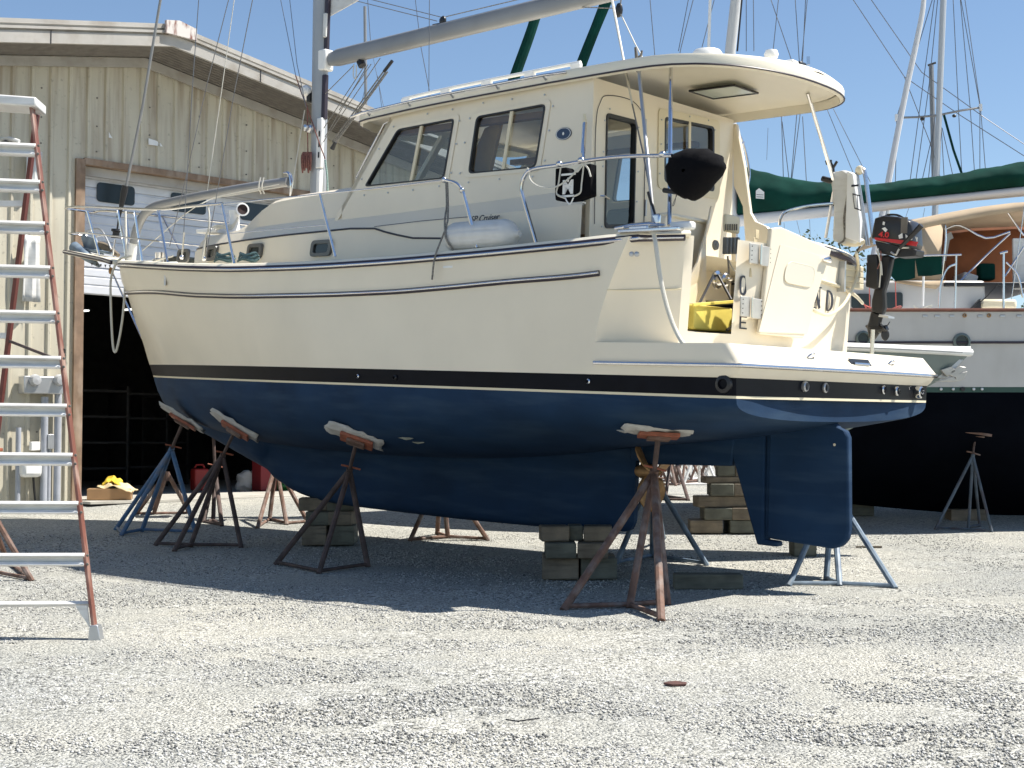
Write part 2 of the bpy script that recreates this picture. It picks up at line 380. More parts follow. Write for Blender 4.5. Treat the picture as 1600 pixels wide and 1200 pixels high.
# ------------------------------------------------------------------ the shed
F0 = Vector((-.304 * 22, 22, 0)); FT = Vector((.727, .687, 0)).normalized(); FN = Vector((FT.y, -FT.x, 0))
def fw(t, z, off=0): p = F0 + FT * t + FN * off; p.z = z; return p
def fp(px, py, off=0):
    r = ray(px, py); p = r * ((off + F0.dot(FN)) / r.dot(FN)); return p
AX = (FT, FN, Vector((0, 0, 1)))
TL, TR, TRG = -8., 10., 1.0
def topz(t): return 6.2 - .172 * abs(t - TRG)
def shed():
    b = thing('metal_shed', 'cream ribbed steel workshop with a low gable roof and an open roller doorway', 'building', fw(1, -.86))
    DT, DZ = 7.2, 4.47
    w_ = MB(); pitch = .305; t = TL
    prof = []     # (t, off)
    while t < TR:
        prof += [(t, 0), (t + .10, 0), (t + .122, .036), (t + .160, .036), (t + .182, 0)]; t += pitch
    rows_t = sorted(set([p[0] for p in prof] + [0., DT]))
    offs = dict(prof)
    tt = [p[0] for p in prof]; oo = [p[1] for p in prof]
    def off(t): return float(np.interp(t, tt, oo))
    segs = [(a, c) for a, c in zip(rows_t[:-1], rows_t[1:])]
    for a, c in segs:
        z0 = DZ if (a >= -1e-6 and c <= DT + 1e-6) else -.95
        w_.add([fw(a, z0, off(a)), fw(c, z0, off(c)), fw(c, topz(c) + .05, off(c)), fw(a, topz(a) + .05, off(a))], [(0, 1, 2, 3)])
    w_.build('front_wall', m_wall, b, smooth=False)
    s_ = MB()
    for t0 in (TL, TR):
        s_.panel([fw(t0, -.95), fw(t0, topz(t0)), fw(t0, topz(t0), -16), fw(t0, -.95, -16)], [], FT * .05)
    s_.panel([fw(TL, -.95, -16), fw(TL, topz(TL), -16), fw(TRG, topz(TRG), -16), fw(TR, topz(TR), -16), fw(TR, -.95, -16)], [], -FN * .05)
    s_.build('side_wall', m_wall, b, smooth=False)
    # interior lining close behind the doorway
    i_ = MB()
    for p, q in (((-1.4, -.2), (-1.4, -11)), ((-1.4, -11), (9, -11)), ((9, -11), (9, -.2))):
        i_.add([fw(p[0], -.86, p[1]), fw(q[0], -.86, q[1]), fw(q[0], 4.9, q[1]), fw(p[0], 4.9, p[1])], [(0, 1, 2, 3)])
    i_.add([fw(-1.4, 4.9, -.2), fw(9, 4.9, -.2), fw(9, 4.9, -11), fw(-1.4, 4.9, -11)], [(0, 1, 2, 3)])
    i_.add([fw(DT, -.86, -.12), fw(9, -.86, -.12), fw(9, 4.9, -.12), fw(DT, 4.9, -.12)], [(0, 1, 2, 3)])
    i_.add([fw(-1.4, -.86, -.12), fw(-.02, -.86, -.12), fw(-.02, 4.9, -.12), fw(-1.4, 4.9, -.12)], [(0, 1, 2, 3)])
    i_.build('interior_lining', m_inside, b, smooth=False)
    # roof: two slopes with overhang .95, as slabs
    OH = .95; r = MB()
    for t0, t1 in ((TL - .5, TRG), (TRG, TR + .5)):
        r.panel([fw(t0, topz(t0) + .30, OH), fw(t1, topz(t1) + .30, OH), fw(t1, topz(t1) + .30, -16.4), fw(t0, topz(t0) + .30, -16.4)], [], (0, 0, .05))
    rf = r.build('roof', m_roofm, b, smooth=False)
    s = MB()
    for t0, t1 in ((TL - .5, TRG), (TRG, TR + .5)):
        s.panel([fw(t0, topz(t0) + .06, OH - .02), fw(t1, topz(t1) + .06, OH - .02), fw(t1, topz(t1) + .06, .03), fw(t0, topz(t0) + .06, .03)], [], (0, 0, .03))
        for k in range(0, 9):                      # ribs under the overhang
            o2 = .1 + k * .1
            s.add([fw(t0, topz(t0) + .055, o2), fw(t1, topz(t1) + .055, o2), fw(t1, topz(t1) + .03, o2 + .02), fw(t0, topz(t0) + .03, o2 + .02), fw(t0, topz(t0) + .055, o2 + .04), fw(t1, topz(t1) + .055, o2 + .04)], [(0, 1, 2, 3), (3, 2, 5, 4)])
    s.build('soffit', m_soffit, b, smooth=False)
    g = MB()
    for t0, t1 in ((TL - .5, TRG), (TRG, TR + .5)):   # rake trim: lower flat board, bead, upper band
        def bar(z0, z1, o0, o1):
            g.panel([fw(t0, topz(t0) + z0, o0), fw(t1, topz(t1) + z0, o0), fw(t1, topz(t1) + z1, o0), fw(t0, topz(t0) + z1, o0)], [], FN * (o1 - o0))
        bar(.03, .205, OH - .03, OH + .03); bar(.205, .235, OH - .03, OH + .0); bar(.235, .275, OH - .03, OH + .055); bar(.275, .315, OH - .03, OH - .01)
        bar(.315, .385, OH - .05, OH + .025)
        for o2 in (0.06,): g.panel([fw(t0, topz(t0) - .13, o2), fw(t1, topz(t1) - .13, o2), fw(t1, topz(t1) + .02, o2), fw(t0, topz(t0) + .02, o2)], [], FN * .05)
    g.build('rake_trim', m_trim, b, smooth=False)
    j = MB()
    for t0 in (-1.02, 2.6, 5.6): MB().box(fw(t0, topz(t0) + .12, OH + .033), (.012, .01, .2), ax=AX).build('trim_joint', m_dark, b, smooth=False)
    v = MB(); v.panel([fw(.83, 6.40, OH + .04), fw(.83, 6.60, OH + .04), fw(1.06, 6.635, OH + .04), fw(1.37, 6.56, OH + .04), fw(1.37, 6.38, OH + .04)], [], FN * .06)
    v.build('ridge_end_cap', m_vent, b, smooth=False)
    # doorway frame, sectional door
    f = MB(); f.box(fw(-.06, 1.77, -.03), (.15, .16, 5.36), ax=AX); f.box(fw(DT / 2, DZ - .045, -.03), (DT + .0, .16, .10), ax=AX); f.box(fw(DT + .06, 1.77, -.03), (.15, .16, 5.36), ax=AX)
    fr = f.build('door_frame', m_doorf, b, smooth=False)
    tr = MB(); tr.box(fw(DT / 2, DZ - .17, -.13), (DT, .05, .14), ax=AX); tr.build('door_track', m_trim, b, smooth=False)
    DO = -.28
    p = MB(); z0 = 2.38; zs = [z0 + .0]
    prof = [(2.38, 0), (2.40, .02)]
    z = 2.40
    while z < 4.30:
        for _ in range(3):
            prof += [(z + .012, .02), (z + .11, .02), (z + .122, .008), (z + .134, .008)]; z += .134
        prof += [(z + .01, -.01), (z + .022, .02)]; z += .022
    rows = [[fw(t, zz, DO + oo_) for zz, oo_ in prof] for t in (-.02, DT / 2, DT + .02)]
    p.grid(rows)
    dr = p.build('roller_door', m_doorp, b, smooth=False)
    hd = MB(); hd.box(fw(1.25, 2.50, DO + .06), (.20, .05, .07), ax=AX); hd.build('door_handle', m_trim, dr, bevel=.005)
    hd = MB(); hd.box(fw(.06, 3.55, DO + .05), (.07, .05, .2), ax=AX); hd.build('door_hinge', m_trim, dr, bevel=.005)
    for t0 in (.34, 1.66, 3.0, 4.3, 5.6):
        pts = []
        for cx, cz, a0 in ((t0 + .62, 4.12, 0), (t0 + .08, 4.12, 90), (t0 + .08, 3.93, 180), (t0 + .62, 3.93, 270)):
            for k in range(5): a = math.radians(a0 + k * 22.5); pts.append(fw(cx + .06 * math.cos(a), cz + .06 * math.sin(a), DO + .024))
        MB().panel(pts, [], FN * .015).build('door_window', m_portglass, dr, smooth=False)
    # torn paper scraps and screws on the wall
    MB().panel([fp(232, 216, .032), fp(244, 220, .032), fp(251, 224, .032), fp(254, 229, .032), fp(232, 226, .032)], [], FN * .004).build('paper_scrap', m_white, b, smooth=False)
    MB().panel([fp(170, 206, .032), fp(173, 212, .032), fp(176, 216, .032), fp(170, 215, .032)], [], FN * .004).build('paper_scrap', m_white, b, smooth=False)
    sc = MB()
    for t0 in [-6.2 + .915 * k for k in range(17)]:
        for z in (3.3, 4.6, 5.0, 5.45, 2.2, 1.0, .2):
            if z < topz(t0) - .2 and not (0 < t0 < DT and z < DZ): sc.box(fw(t0, z, .034), (.022, .012, .022), ax=AX)
    tag(sc.build('wall_screws', m_soffit, b, smooth=False), kind='stuff')
    return b
shed_o = shed()
# slab
sb = MB().panel([fw(-.05, -.872, .02), fw(8.6, -.872, .02), fw(8.6, -.872, -11.2), fw(-1.4, -.872, -11.2), fw(-1.4, -.872, -.0), fw(-.05, -.872, -.0)], [], (0, 0, .022))
tag(sb.build('concrete_floor', m_conc, smooth=False), kind='structure')
tag(MB().panel([fw(-.12, -.892, .62), fw(8.6, -.892, .62), fw(8.6, -.892, .0), fw(-.12, -.892, .0)], [], (0, 0, .038)).build('concrete_apron', m_conc, smooth=False), kind='structure')

# things just inside the doorway
def cyl_world(mb, p, r, h, n=16): mb.lathe(p, (0, 0, 1), [(0, 0), (r, 0), (r, h), (0, h)], n)
def inside():
    bp = fp(300, 738, -2.4); bp.z = -.85
    t = thing('fuel_can', 'red plastic fuel can standing inside the shed doorway behind the blue stand', 'fuel can', bp)
    m_red = M_('red_plastic', (.30, .018, .015), .5)
    MB().box(bp + Vector((.14, 0, .22)), (.30, .18, .40), ax=AX).build('can_body', m_red, t, bevel=.03)
    MB().tube([bp + Vector((.05, 0, .43)), bp + Vector((.08, 0, .49)), bp + Vector((.2, 0, .49)), bp + Vector((.23, 0, .43))], .018).build('handle', m_red, t)
    bp = fp(385, 748, -2.2); bp.z = -.85
    mb = MB().blob(bp + Vector((0, 0, .16)), (.20, .16, .22), 3, .18, M=Matrix.Rotation(.5, 3, 'Y'))
    solo(mb, 'sack', m_wvinyl, 'white printed sack slumped just inside the shed doorway', 'sack', bp)
    bp = fp(408, 752, -1.8); bp.z = -.85
    mb = MB().box(bp + Vector((.05, .05, .3)), (.35, .3, .58), ax=AX)
    solo(mb, 'crate', M_('dull_red', (.20, .015, .02), .6), 'dark red box beside the white sack in the shed', 'box', bp, bevel=.01)
    bp = fp(437, 757, -1.9); bp.z = -.85
    mb = MB().blob(bp + Vector((0, 0, .10)), (.28, .2, .13), 5, .15)
    solo(mb, 'bag', M_('green_plastic', (.02, .16, .03), .5), 'green plastic bag on the floor inside the shed', 'bag', bp)
    for k, (px, py) in enumerate(((150, 720), (215, 700), (250, 690))):
        bp = fp(px, 740, -5 - k); bp.z = -.85
        t = thing('storage_shelf', ['tall dark shelf at the left side of the shed interior', 'dark shelf of boxes deep inside the shed', 'dark shelf beside the doorway shadows, nearest the boat bow'][k], 'shelf', bp)
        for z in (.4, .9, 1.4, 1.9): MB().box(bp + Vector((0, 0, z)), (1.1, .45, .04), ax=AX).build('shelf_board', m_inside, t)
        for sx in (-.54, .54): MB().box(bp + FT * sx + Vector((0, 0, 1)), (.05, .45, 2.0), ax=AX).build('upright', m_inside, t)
    # two fluorescent lamps seen as short bright bars
    for px0, px1, py, lab in ((126, 139, 486, 'small bright tube light at the left inside the dark doorway'), (195, 210, 484, 'small bright tube light nearest the boat stem inside the dark doorway')):
        a, b_ = fp(px0, py, -7), fp(px1, py - 1, -7)
        t = thing('tube_light', lab, 'lamp', a, 'tube lights inside the shed')
        e = M_('lamp_glow', (1, 1, 1)); e.node_tree.nodes['Principled BSDF'].inputs['Emission Color'].default_value = (1, 1, .95, 1); e.node_tree.nodes['Principled BSDF'].inputs['Emission Strength'].default_value = 1.0
        MB().tube([a, b_], .022).build('tube', e, t); MB().box((a + b_) / 2 + Vector((0, 0, .045)), ((b_ - a).length + .1, .12, .04), ax=AX).build('housing', m_inside, t)
inside()
def parcel():
    p = fp(172, 772, .12); p.z = -.85
    ax = (Vector((.98, .2, 0)).normalized(), Vector((-.2, .98, 0)).normalized(), Vector((0, 0, 1)))
    t = thing('cardboard_box', 'flat brown cardboard box on the shed threshold with yellow cloth on top', 'box', p)
    MB().box(p + Vector((0, .0, .09)), (.66, .42, .17), ax=ax).build('carton', m_card, t, bevel=.006)
    MB().box(p + Vector((0, .0, .178)), (.60, .05, .003), ax=ax).build('tape', M_('tape', (.5, .38, .2), .3), t)
    q = p + Vector((.08, 0, .27))
    def heap(c, sx, sy, h, seed, tilt):
        rows = []
        for i in range(15):
            row = []
            for k in range(15):
                x, y = (i / 7 - 1), (k / 7 - 1); r = math.hypot(x, y)
                z = h * max(0, 1 - r * .8) + .06 * noise.noise(Vector((x * 2.5 + seed, y * 2.5, 0))) + tilt * x - max(0, r - .9) * .08
                row.append(c + Vector((x * sx, y * sy, z)))
            rows.append(row)
        return MB().grid(rows)
    solo(heap(p + Vector((.12, 0, .19)), .27, .2, .09, 2, -.03), 'paper_bag', M_('yellowed_paper', (.62, .49, .28), .7, var=.2, vs=6), 'crumpled tan paper sheet lying on the cardboard box', 'paper', p + Vector((.1, 0, .18)), solid=.004)
    solo(heap(p + Vector((.05, 0, .265)), .15, .12, .10, 7, -.01), 'yellow_cloth', M_('yellow_cloth', (.72, .50, .04), .8, var=.1), 'bright yellow cloth heaped on top of the paper', 'cloth', p + Vector((.05, 0, .27)), solid=.004)
parcel()

# meters and pipes on the wall left of the doorway
def utilities():
    b = fp(62, 602, .1)
    t = thing('meter_box', 'grey electric meter enclosure on the cream wall behind the ladder', 'electrical box', b)
    MB().box(fp(64, 602, .14), (.62, .2, .26), ax=AX).build('enclosure', m_alum, t, bevel=.01)
    for px in (54, 92): MB().lathe(fp(px, 594, .24), FN, [(0, .0), (.09, 0), (.09, .03), (.07, .09), (0, .10)]).build('meter_glass', m_glass if 0 else M_('meter_glass', (.45, .46, .47), .15), t)
    cd = M_('grey_conduit', (.36, .38, .42), .5, var=.1)
    for px, r, top in ((70, .055, 620), (77, .03, 690), (91, .055, 615), (29, .04, 668)):
        a = fp(px, top, .1); c = fp(px, 780, .1)
        solo(MB().tube([a, Vector((a.x, a.y, -.92))], r, 12), 'conduit', cd, {70: 'thick grey conduit dropping from the left part of the meter box', 77: 'thin grey conduit between the two thick ones', 91: 'thick grey conduit nearest the shed doorway', 29: 'thick cream pipe left of the meter conduits'}[px], 'pipe', a, 'pipes on the shed wall')
    MB_ = MB().box(fp(78, 690, .13), (.10, .08, .22), ax=AX)
    solo(MB_, 'switch_box', m_alum, 'small grey switch box on the thin conduit', 'electrical box', fp(78, 690, .1), bevel=.006)
    solo(MB().box(fp(54, 697, .1), (.14, .09, .13), ax=AX), 'outlet_box', m_white, 'small white outdoor outlet cover above the rounded white housing', 'electrical box', fp(54, 697, .1), bevel=.01)
    solo(MB().box(fp(47, 729, .16), (.32, .2, .32), ax=AX), 'utility_housing', m_white, 'rounded white utility housing low on the wall behind the ladder', 'utility box', fp(47, 729, .1), bevel=.06)
    solo(MB().tube([fp(52, 742, .16), fp(53, 760, .1), fp(55, 782, .1)], .018, 8), 'hose', m_dark, 'dark hose hanging under the white housing', 'hose', fp(52, 742, .1))
    solo(MB().lathe(Vector((*gnd(40, 790).xy, -.885)), (0, 0, 1), [(0, .03), (.40, .03), (.42, .0), (.42, -.05)], 28), 'cover_plate', M_('tan_lid', (.26, .22, .14), .8, var=.2), 'round tan lid lying on the gravel under the pipes', 'lid', Vector((*gnd(40, 790).xy, -.885)))
    # lamp and hanging rags behind the ladder top
    p = fp(12, 222, .25)
    t = thing('wall_lamp', 'white floodlight on an arm high on the wall behind the ladder', 'lamp', p)
    MB().tube([fp(0, 218, .05), fp(14, 216, .3), fp(30, 221, .45)], .03).build('arm', m_white, t)
    MB().blob(fp(8, 228, .25), (.10, .10, .08), 2, .1).build('head', m_soffit, t)
    for k, (px, py, h) in enumerate(((52, 262, .5), (48, 420, 1.0))):
        p = fp(px, py, .12); rows = []
        for i in range(7):
            rows.append([p + FT * ((i - 3) * .045) + FN * (.03 * math.sin(i * 1.7 + j * .4) + .03) + Vector((0, 0, h / 2 - h * j / 9)) for j in range(10)])
        solo(MB().grid(rows), 'hanging_sheet', m_wvinyl, ['crumpled white plastic bag hung high on the wall by the ladder', 'long pale plastic strip hanging on the wall behind the ladder'][k], 'plastic sheet', p, solid=.005)
utilities()

# ------------------------------------------------------------------ the main boat (built in its own frame: x aft, y starboard, z up, waterline z = 0)
XE = 11.20
stem_x = spline([-1.4, -.9, -.44, -.08, .21, .52, .79, 1.11, 1.25, 1.60, 1.75], [3.9, 2.5, 1.13, .80, .62, .45, .27, .13, .02, -.03, -.05])
zs = spline([0, 1, 2, 3, 4, 5, 6, 7, 8, 9, 10, 10.6], [1.60, 1.50, 1.42, 1.345, 1.28, 1.24, 1.23, 1.24, 1.265, 1.30, 1.345, 1.40])
def ytop(x, z):
    """half breadth of the topsides"""
    q = min(max(z / 1.4, 0), 1); x0 = stem_x(z); Le = 6.6 - .9 * q; p = 2.05 + .55 * q
    tt = min(max((x - x0) / Le, 0), 1); ym = 1.87 + .07 * q ** .8
    aft = 1 - .004 * max(0, (x - 7.5) / 3.5) ** 2
    return ym * (1 - (1 - tt) ** p) * aft
def endf(x):      # rounding of the stern corners
    return float(np.interp(x, [10.9, 11.04, 11.12, 11.18, 11.20], [1, 1, .997, .99, .978]))
def dcan(x): return canoe(x)
canoe = spline([.75, 1.13, 1.64, 2.26, 3, 4, 5.5, 7, 8, 9, 10, 10.6, XE], [.03, .40, .55, .66, .74, .79, .80, .76, .68, .54, .42, .33, .20])
XS = [0, .03, .08, .15, .25, .4, .6] + list(np.arange(.8, 9.7, .3)) 
def xcols(z): x0 = stem_x(z); return [x0 + (9.8 - x0) * (i / 40) ** 1.35 for i in range(41)]
AFT = [10.1, 10.4, 10.7, 10.85, 10.92, 10.98, 11.04, 11.09, 11.13, 11.165, 11.19, 11.20]
def stern_x(y): return .06 * (1 - (y / 1.7) ** 2)
def lower_path(z, inset=0., xin=0.):
    """outline at height z: port side, round the stern, starboard side"""
    pts = [(x, -(ytop(x, z) - inset)) for x in xcols(z)]
    pts += [(x - xin * (x - 9.8) / (XE - 9.8), -(ytop(x, z) * endf(x) - inset)) for x in AFT]
    ye = -pts[-1][1]
    mid = [(XE - xin + stern_x(y) * (1 if abs(y) < ye - .01 else 0), y) for y in np.linspace(-ye, ye, 15)[1:-1]]
    return pts + mid + [(x, -y) for x, y in pts[::-1]]
def upper_path(z):
    """outline above the platform: quarters turn inboard to a bowed transom"""
    pts = [(x, -ytop(x, z)) for x in xcols(z)]
    k = (z - .45) / 1.0
    y0 = ytop(9.8, z)
    xb = 9.80 + .42 * max(k, 0) ** 1.45
    pts[-1] = (xb, -ytop(xb, z)); pts[-2] = (xb - .06, -ytop(xb - .06, z)); y0 = ytop(xb, z)
    for q, bl in ((.09, -.038), (.3, -.032), (.5, -.02), (.78, -.006), (1, 0)):
        pts.append((xb + (10.44 + .05 * k - xb) * q, -(y0 + (1.56 - y0) * q + bl)))
    ye = -pts[-1][1]
    ys = [-1.47, -1.3, -1.1, -.98, -.8, -.6, -.3, 0, .3, .6, .8, .98, 1.1, 1.3, 1.47]
    mid = [(10.72 + .05 * k - .115 * y * y, y) for y in ys]
    return pts + mid + [(x, -y) for x, y in pts[::-1]]
def tx(y, z=.9): return 10.72 + .05 * (z - .45) - .115 * y * y      # transom surface

boat = thing('motor_sailer', 'cream pilothouse sailboat with blue bottom paint propped on stands in the gravel yard', 'sailboat', (5, 0, -1.45), boat=True)
def bb(mb, name, m, parent=None, **k): return mb.build(name, m, parent or boat, **k)

# topsides
rows = []
for z, o_, xi in ((.17, 0, 0), (.20, .02, -.03), (.285, .03, -.08), (.45, .0, .06)): rows.append([Vector((x, y + (0 if abs(y) < .1 else math.copysign(o_, y)) * min(1, max(0, (x - 9.6) / 1.2)), z)) for x, y in lower_path(z, xin=xi)])
tops = MB(); tops.grid(rows)
nlo = len(rows[-1]); up0 = upper_path(.45); nf = 41; na = len(AFT)
lowp = rows[-1]
# ledge of the swim platform between the lower and the upper outline
ua = [Vector((x, y, .455)) for x, y in up0[nf-1:len(up0)-nf+1]]; la = lowp[nf-1:len(lowp)-nf+1]
def resample(P, n):
    L = [0]
    for a, b in zip(P[:-1], P[1:]): L.append(L[-1] + (b - a).length)
    out = []
    for i in range(n):
        q = L[-1] * i / (n - 1); j = min(max(int(np.searchsorted(L, q)) - 1, 0), len(P) - 2)
        out.append(P[j].lerp(P[j+1], (q - L[j]) / max(L[j+1] - L[j], 1e-9)))
    return out
tops2 = MB(); tops2.grid([resample(la, 60), resample(ua, 60)])
fr = [0, .12, .26, .42, .60, .78, .92, 1.0]
urows = []
for q in fr:
    base = upper_path(.45 + q * .9); row = []
    for i, (x, y) in enumerate(base):
        z = .45 + q * (zs(x) - .45); 
        X, Y = (x, y)
        if i < nf - 2: X = xcols(z)[i]; Y = -ytop(X, z)
        elif i >= len(base) - nf + 2: X = xcols(z)[len(base)-1-i]; Y = ytop(X, z)
        z = .45 + q * (zs(X) - .45)
        row.append(Vector((X, Y, z)))
    urows.append(row)
m_ = len(urows); n_ = len(urows[0]); vs = [p for r in urows for p in r]; fs = []
for i in range(m_ - 1):
    for k in range(n_ - 1):
        a = urows[i][k]; c = urows[i][k+1]
        if i >= 1 and a.x > 10 and -1.48 < a.y < -.97 and -1.48 < c.y < -.97: continue     # boarding gate
        fs.append((i*n_+k, i*n_+k+1, (i+1)*n_+k+1, (i+1)*n_+k))
tops.add(vs, fs)
tp = bb(tops, 'topsides', m_cream, angle=30)
bb(tops2, 'swim_platform', m_cream2)
ms = MB()                                                          # moulding line round the quarter
for q in (.62,):
    P = [Vector((x, y * 1.002, .45 + .46 * (zs(x) - .45) / .9 + 0)) + Vector((0, -.004 if y < 0 else .004, 0)) for x, y in upper_path(.9)[40:46]]
    ms.tube(P, .006, 5)
bb(ms, 'moulding_line', m_tail)
# boot stripe bands
def band(z0, z1, name, m, out=0.):
    a = [Vector((x, y, z0)) for x, y in lower_path(z0, -out)]; b = [Vector((x, y, z1)) for x, y in lower_path(z1, -out)]
    return bb(MB().grid([a, b]), name, m)
band(.022, .17, 'boot_stripe', m_black); band(.0, .022, 'waterline_stripe', m_tail)
# canoe body under water
cols = [.80, .95, 1.13, 1.35, 1.64, 1.95, 2.26, 2.6] + list(np.arange(3, 10.8, .35)) + [10.85, 11.0, 11.1, 11.17, 11.20]
NT = 14; rows = []
for x in cols:
    bw = ytop(x, 0) * endf(x); dc = canoe(x) * (1 - .25 * (1 - endf(x)) / .12); row = []
    V = min(1, max(0, (x - .8) / 3.5)); flat = min(1, max(0, (x - 8) / 3))
    for i in range(-NT, NT + 1):
        a = PI / 2 * abs(i) / NT            # 0 = centre, pi/2 = waterline
        y = bw * math.sin(a) ** (1.15 - .35 * V); z = -dc * max(math.cos(a), 0) ** (1.15 - .25 * V - .25 * flat)
        row.append(Vector((x, y * (1 if i > 0 else -1), z)))
    rows.append(row)
cn = MB().grid(rows); cn.add([p + Vector((.0, 0, 0)) for p in rows[-1]], [tuple(range(2*NT+1))])
st = [Vector((stem_x(z), 0, z)) for z in np.linspace(0, -.5, 8)]
bb(cn, 'bottom', m_blue)
# stern plate closing the bands is part of the stern outline; deck far below the rail is a separate sheet
# full keel with soft sides
kx = [.78, 1.13, 1.64, 2.26, 2.86, 3.5, 3.99, 4.4, 4.9, 6.4, 7.9, 8.6, 8.9, 8.96]
kz = [-.04, -.44, -.64, -.83, -1.01, -1.2, -1.36, -1.42, -1.45, -1.455, -1.44, -1.42, -1.395, -1.3]
kzf = spline(kx, kz); krows = []
for x in list(np.linspace(.78, 8.6, 44)) + [8.75, 8.85, 8.92, 8.96]:
    th = .24 * min(1, ((x - .6) / 3.2)) * min(1, math.sqrt(max(.02, (9.0 - x) / 2.2))); zb = kzf(x); zt = -canoe(x) + .10
    prof = [(0, zb), (.62, zb), (.86, zb + .05), (.98, zb + .13), (1.0, zb + .35), (1.05, min(zt - .18, zb + .6)), (1.35, zt - .08), (2.1, zt)]
    if zb > zt - .5:
        prof = [(0, zb), (.2, zb + .01), (.4, zb + .03), (.6, zb + .06), (.8, zb + .1), (1.0, zb + .15), (1.2, zb + .2), (1.5, max(zb + .25, zt))]
    row = [Vector((x, -k * th, z)) for k, z in prof[::-1]] + [Vector((x, k * th, z)) for k, z in prof[1:]]
    krows.append(row)
kb = MB().grid(krows); kb.add(krows[-1], [tuple(range(len(krows[-1])))])
bb(kb, 'keel', m_blue, angle=50)
# deadwood bar, skeg, rudder
bb(MB().panel([(8.9, -.07, -.40), (8.9, -.07, -.66), (9.15, -.07, -.70), (10.1, -.07, -.66), (10.15, -.07, -.28)], [], (0, .14, 0)), 'deadwood', m_blue, bevel=.02)
bb(MB().panel([(10.02, -.06, -.30), (10.06, -.06, -.45), (10.40, -.06, -1.385), (10.62, -.06, -1.385), (10.62, -.06, -1.335), (10.47, -.06, -1.33), (10.44, -.06, -.24)], [], (0, .12, 0)), 'skeg', m_blue, bevel=.02)
rud = [(10.485, -.23), (11.16, -.20), (11.20, -.245), (11.27, -.27), (11.30, -.33), (11.335, -1.16), (11.32, -1.25), (11.26, -1.32), (11.17, -1.35), (10.66, -1.325), (10.495, -1.315)]
ru = bb(MB().panel([(x, -.045, z) for x, z in rud], [], (0, .09, 0)), 'rudder', m_blue, bevel=.02)
bb(MB().lathe((11.17, -.047, -.40), (0, 1, 0), [(0, 0), (.013, 0), (.013, -.003), (0, -.003)], 10), 'rudder_hole', m_tail, ru)
bb(MB().tube([(10.478, 0, -.24), (10.478, 0, -1.35)], .03, 8), 'rudder_stock', m_blue, ru)
# propeller
pr = bb(MB().lathe((8.96, 0, -.78), (1, 0, 0), [(0, 0), (.05, 0), (.075, .06), (.08, .16), (.06, .24), (0, .30)], 16), 'propeller', m_bronze)
for k, a0 in enumerate((.38, .38 + 2*PI/3, .38 + 4*PI/3)):
    rows = []
    for i in range(10):
        q = i / 9; r = .05 + .35 * q; wd_ = .16 * math.sin(PI * min(1, .18 + q * .80)) ** .7; tw = .95 - .45 * q; row = []
        for j in range(7):
            s0 = (j / 3 - 1) * wd_
            row.append(Vector((9.16 + s0 * math.sin(tw) * .8, r * math.cos(a0) - s0 * math.cos(tw) * math.sin(a0), -.78 + r * math.sin(a0) + s0 * math.cos(tw) * math.cos(a0))))
        rows.append(row)
    bb(MB().grid(rows), 'blade', m_bronze, pr, solid=.012)
# patches on the bottom, through hulls on the boot stripe
def hull_y(px, py):       # point of the port hull side seen at a pixel
    y = -1.8
    for _ in range(12):
        p = ly(px, py, y)
        if p.z >= 0: yn = -ytop(min(p.x, 11), p.z) * endf(p.x)
        else:
            bw = ytop(p.x, 0) * endf(p.x); dc = canoe(p.x); q = min(.98, -p.z / dc); yn = -bw * math.sin(math.acos(q)) ** .8
        y = .5 * y + .5 * yn
    return ly(px, py, y)
for (px, py, w0, h0) in ((635, 682, .16, .035), (653, 689, .15, .028), (512, 700, .0, 0)):
    if w0:
        p = hull_y(px, py); bb(MB().blob(p, (w0 * .75, .02, h0), px, .2, 6, 12), 'paint_patch', M_('bare_patch', (.22, .23, .19), .8, var=.2))
for px, py, r in ((560, 588, .022), (618, 590, .026), (920, 596, .024), (1131, 600, .075)):
    p = hull_y(px, py)
    g = bb(MB().lathe(p + Vector((0, .02, 0)), (0, -1, 0), [(r, 0), (r, .035), (r * .6, .045), (r * .6, .0)], 14), 'through_hull', m_dark if r > .03 or px == 618 else m_steel)
for px, py, r in ((1256, 604, .045), (1287, 606, .045), (1378, 609, .042), (1399, 611, .045), (1436, 613, .06)):
    p = lx(px, py, XE + .045)
    bb(MB().lathe(p - Vector((.03, 0, 0)), (1, 0, 0), [(r, 0), (r, .055), (r * .8, .065), (r * .72, .0)], 16), 'exhaust_outlet', m_steel if px > 1370 else m_alum)

# rub rails
def rail_pts(zf, off, xs, ye=None):
    return [Vector((x, -(ytop(x, zf(x)) + off), zf(x))) for x in xs]
def prof_sweep(mb, P, hw, hh, n=8):
    """flattened tube: wide hh vertical, hw lateral"""
    for_rows = []
    for i, p in enumerate(P):
        t = (P[min(i+1, len(P)-1)] - P[max(i-1, 0)]).normalized(); a = t.cross(Vector((0, 0, 1))).normalized(); b = a.cross(t)
        for_rows.append([p + a * (hw * math.cos(2*PI*k/n)) + b * (hh * math.sin(2*PI*k/n)) for k in range(n)])
    mb.grid(for_rows, close_v=True); mb.add(for_rows[0], [tuple(range(n))]); mb.add(for_rows[-1], [tuple(range(n))]); return mb
z1 = spline([0, .35, 1.0, 2, 2.84, 4.08, 5.2, 6.2, 7.2, 8, 8.8, 9.57, 9.85], [1.245, 1.17, 1.12, 1.075, 1.04, .96, .925, .92, .93, .96, 1.0, 1.03, 1.05])
upr = upper_path(1.4)
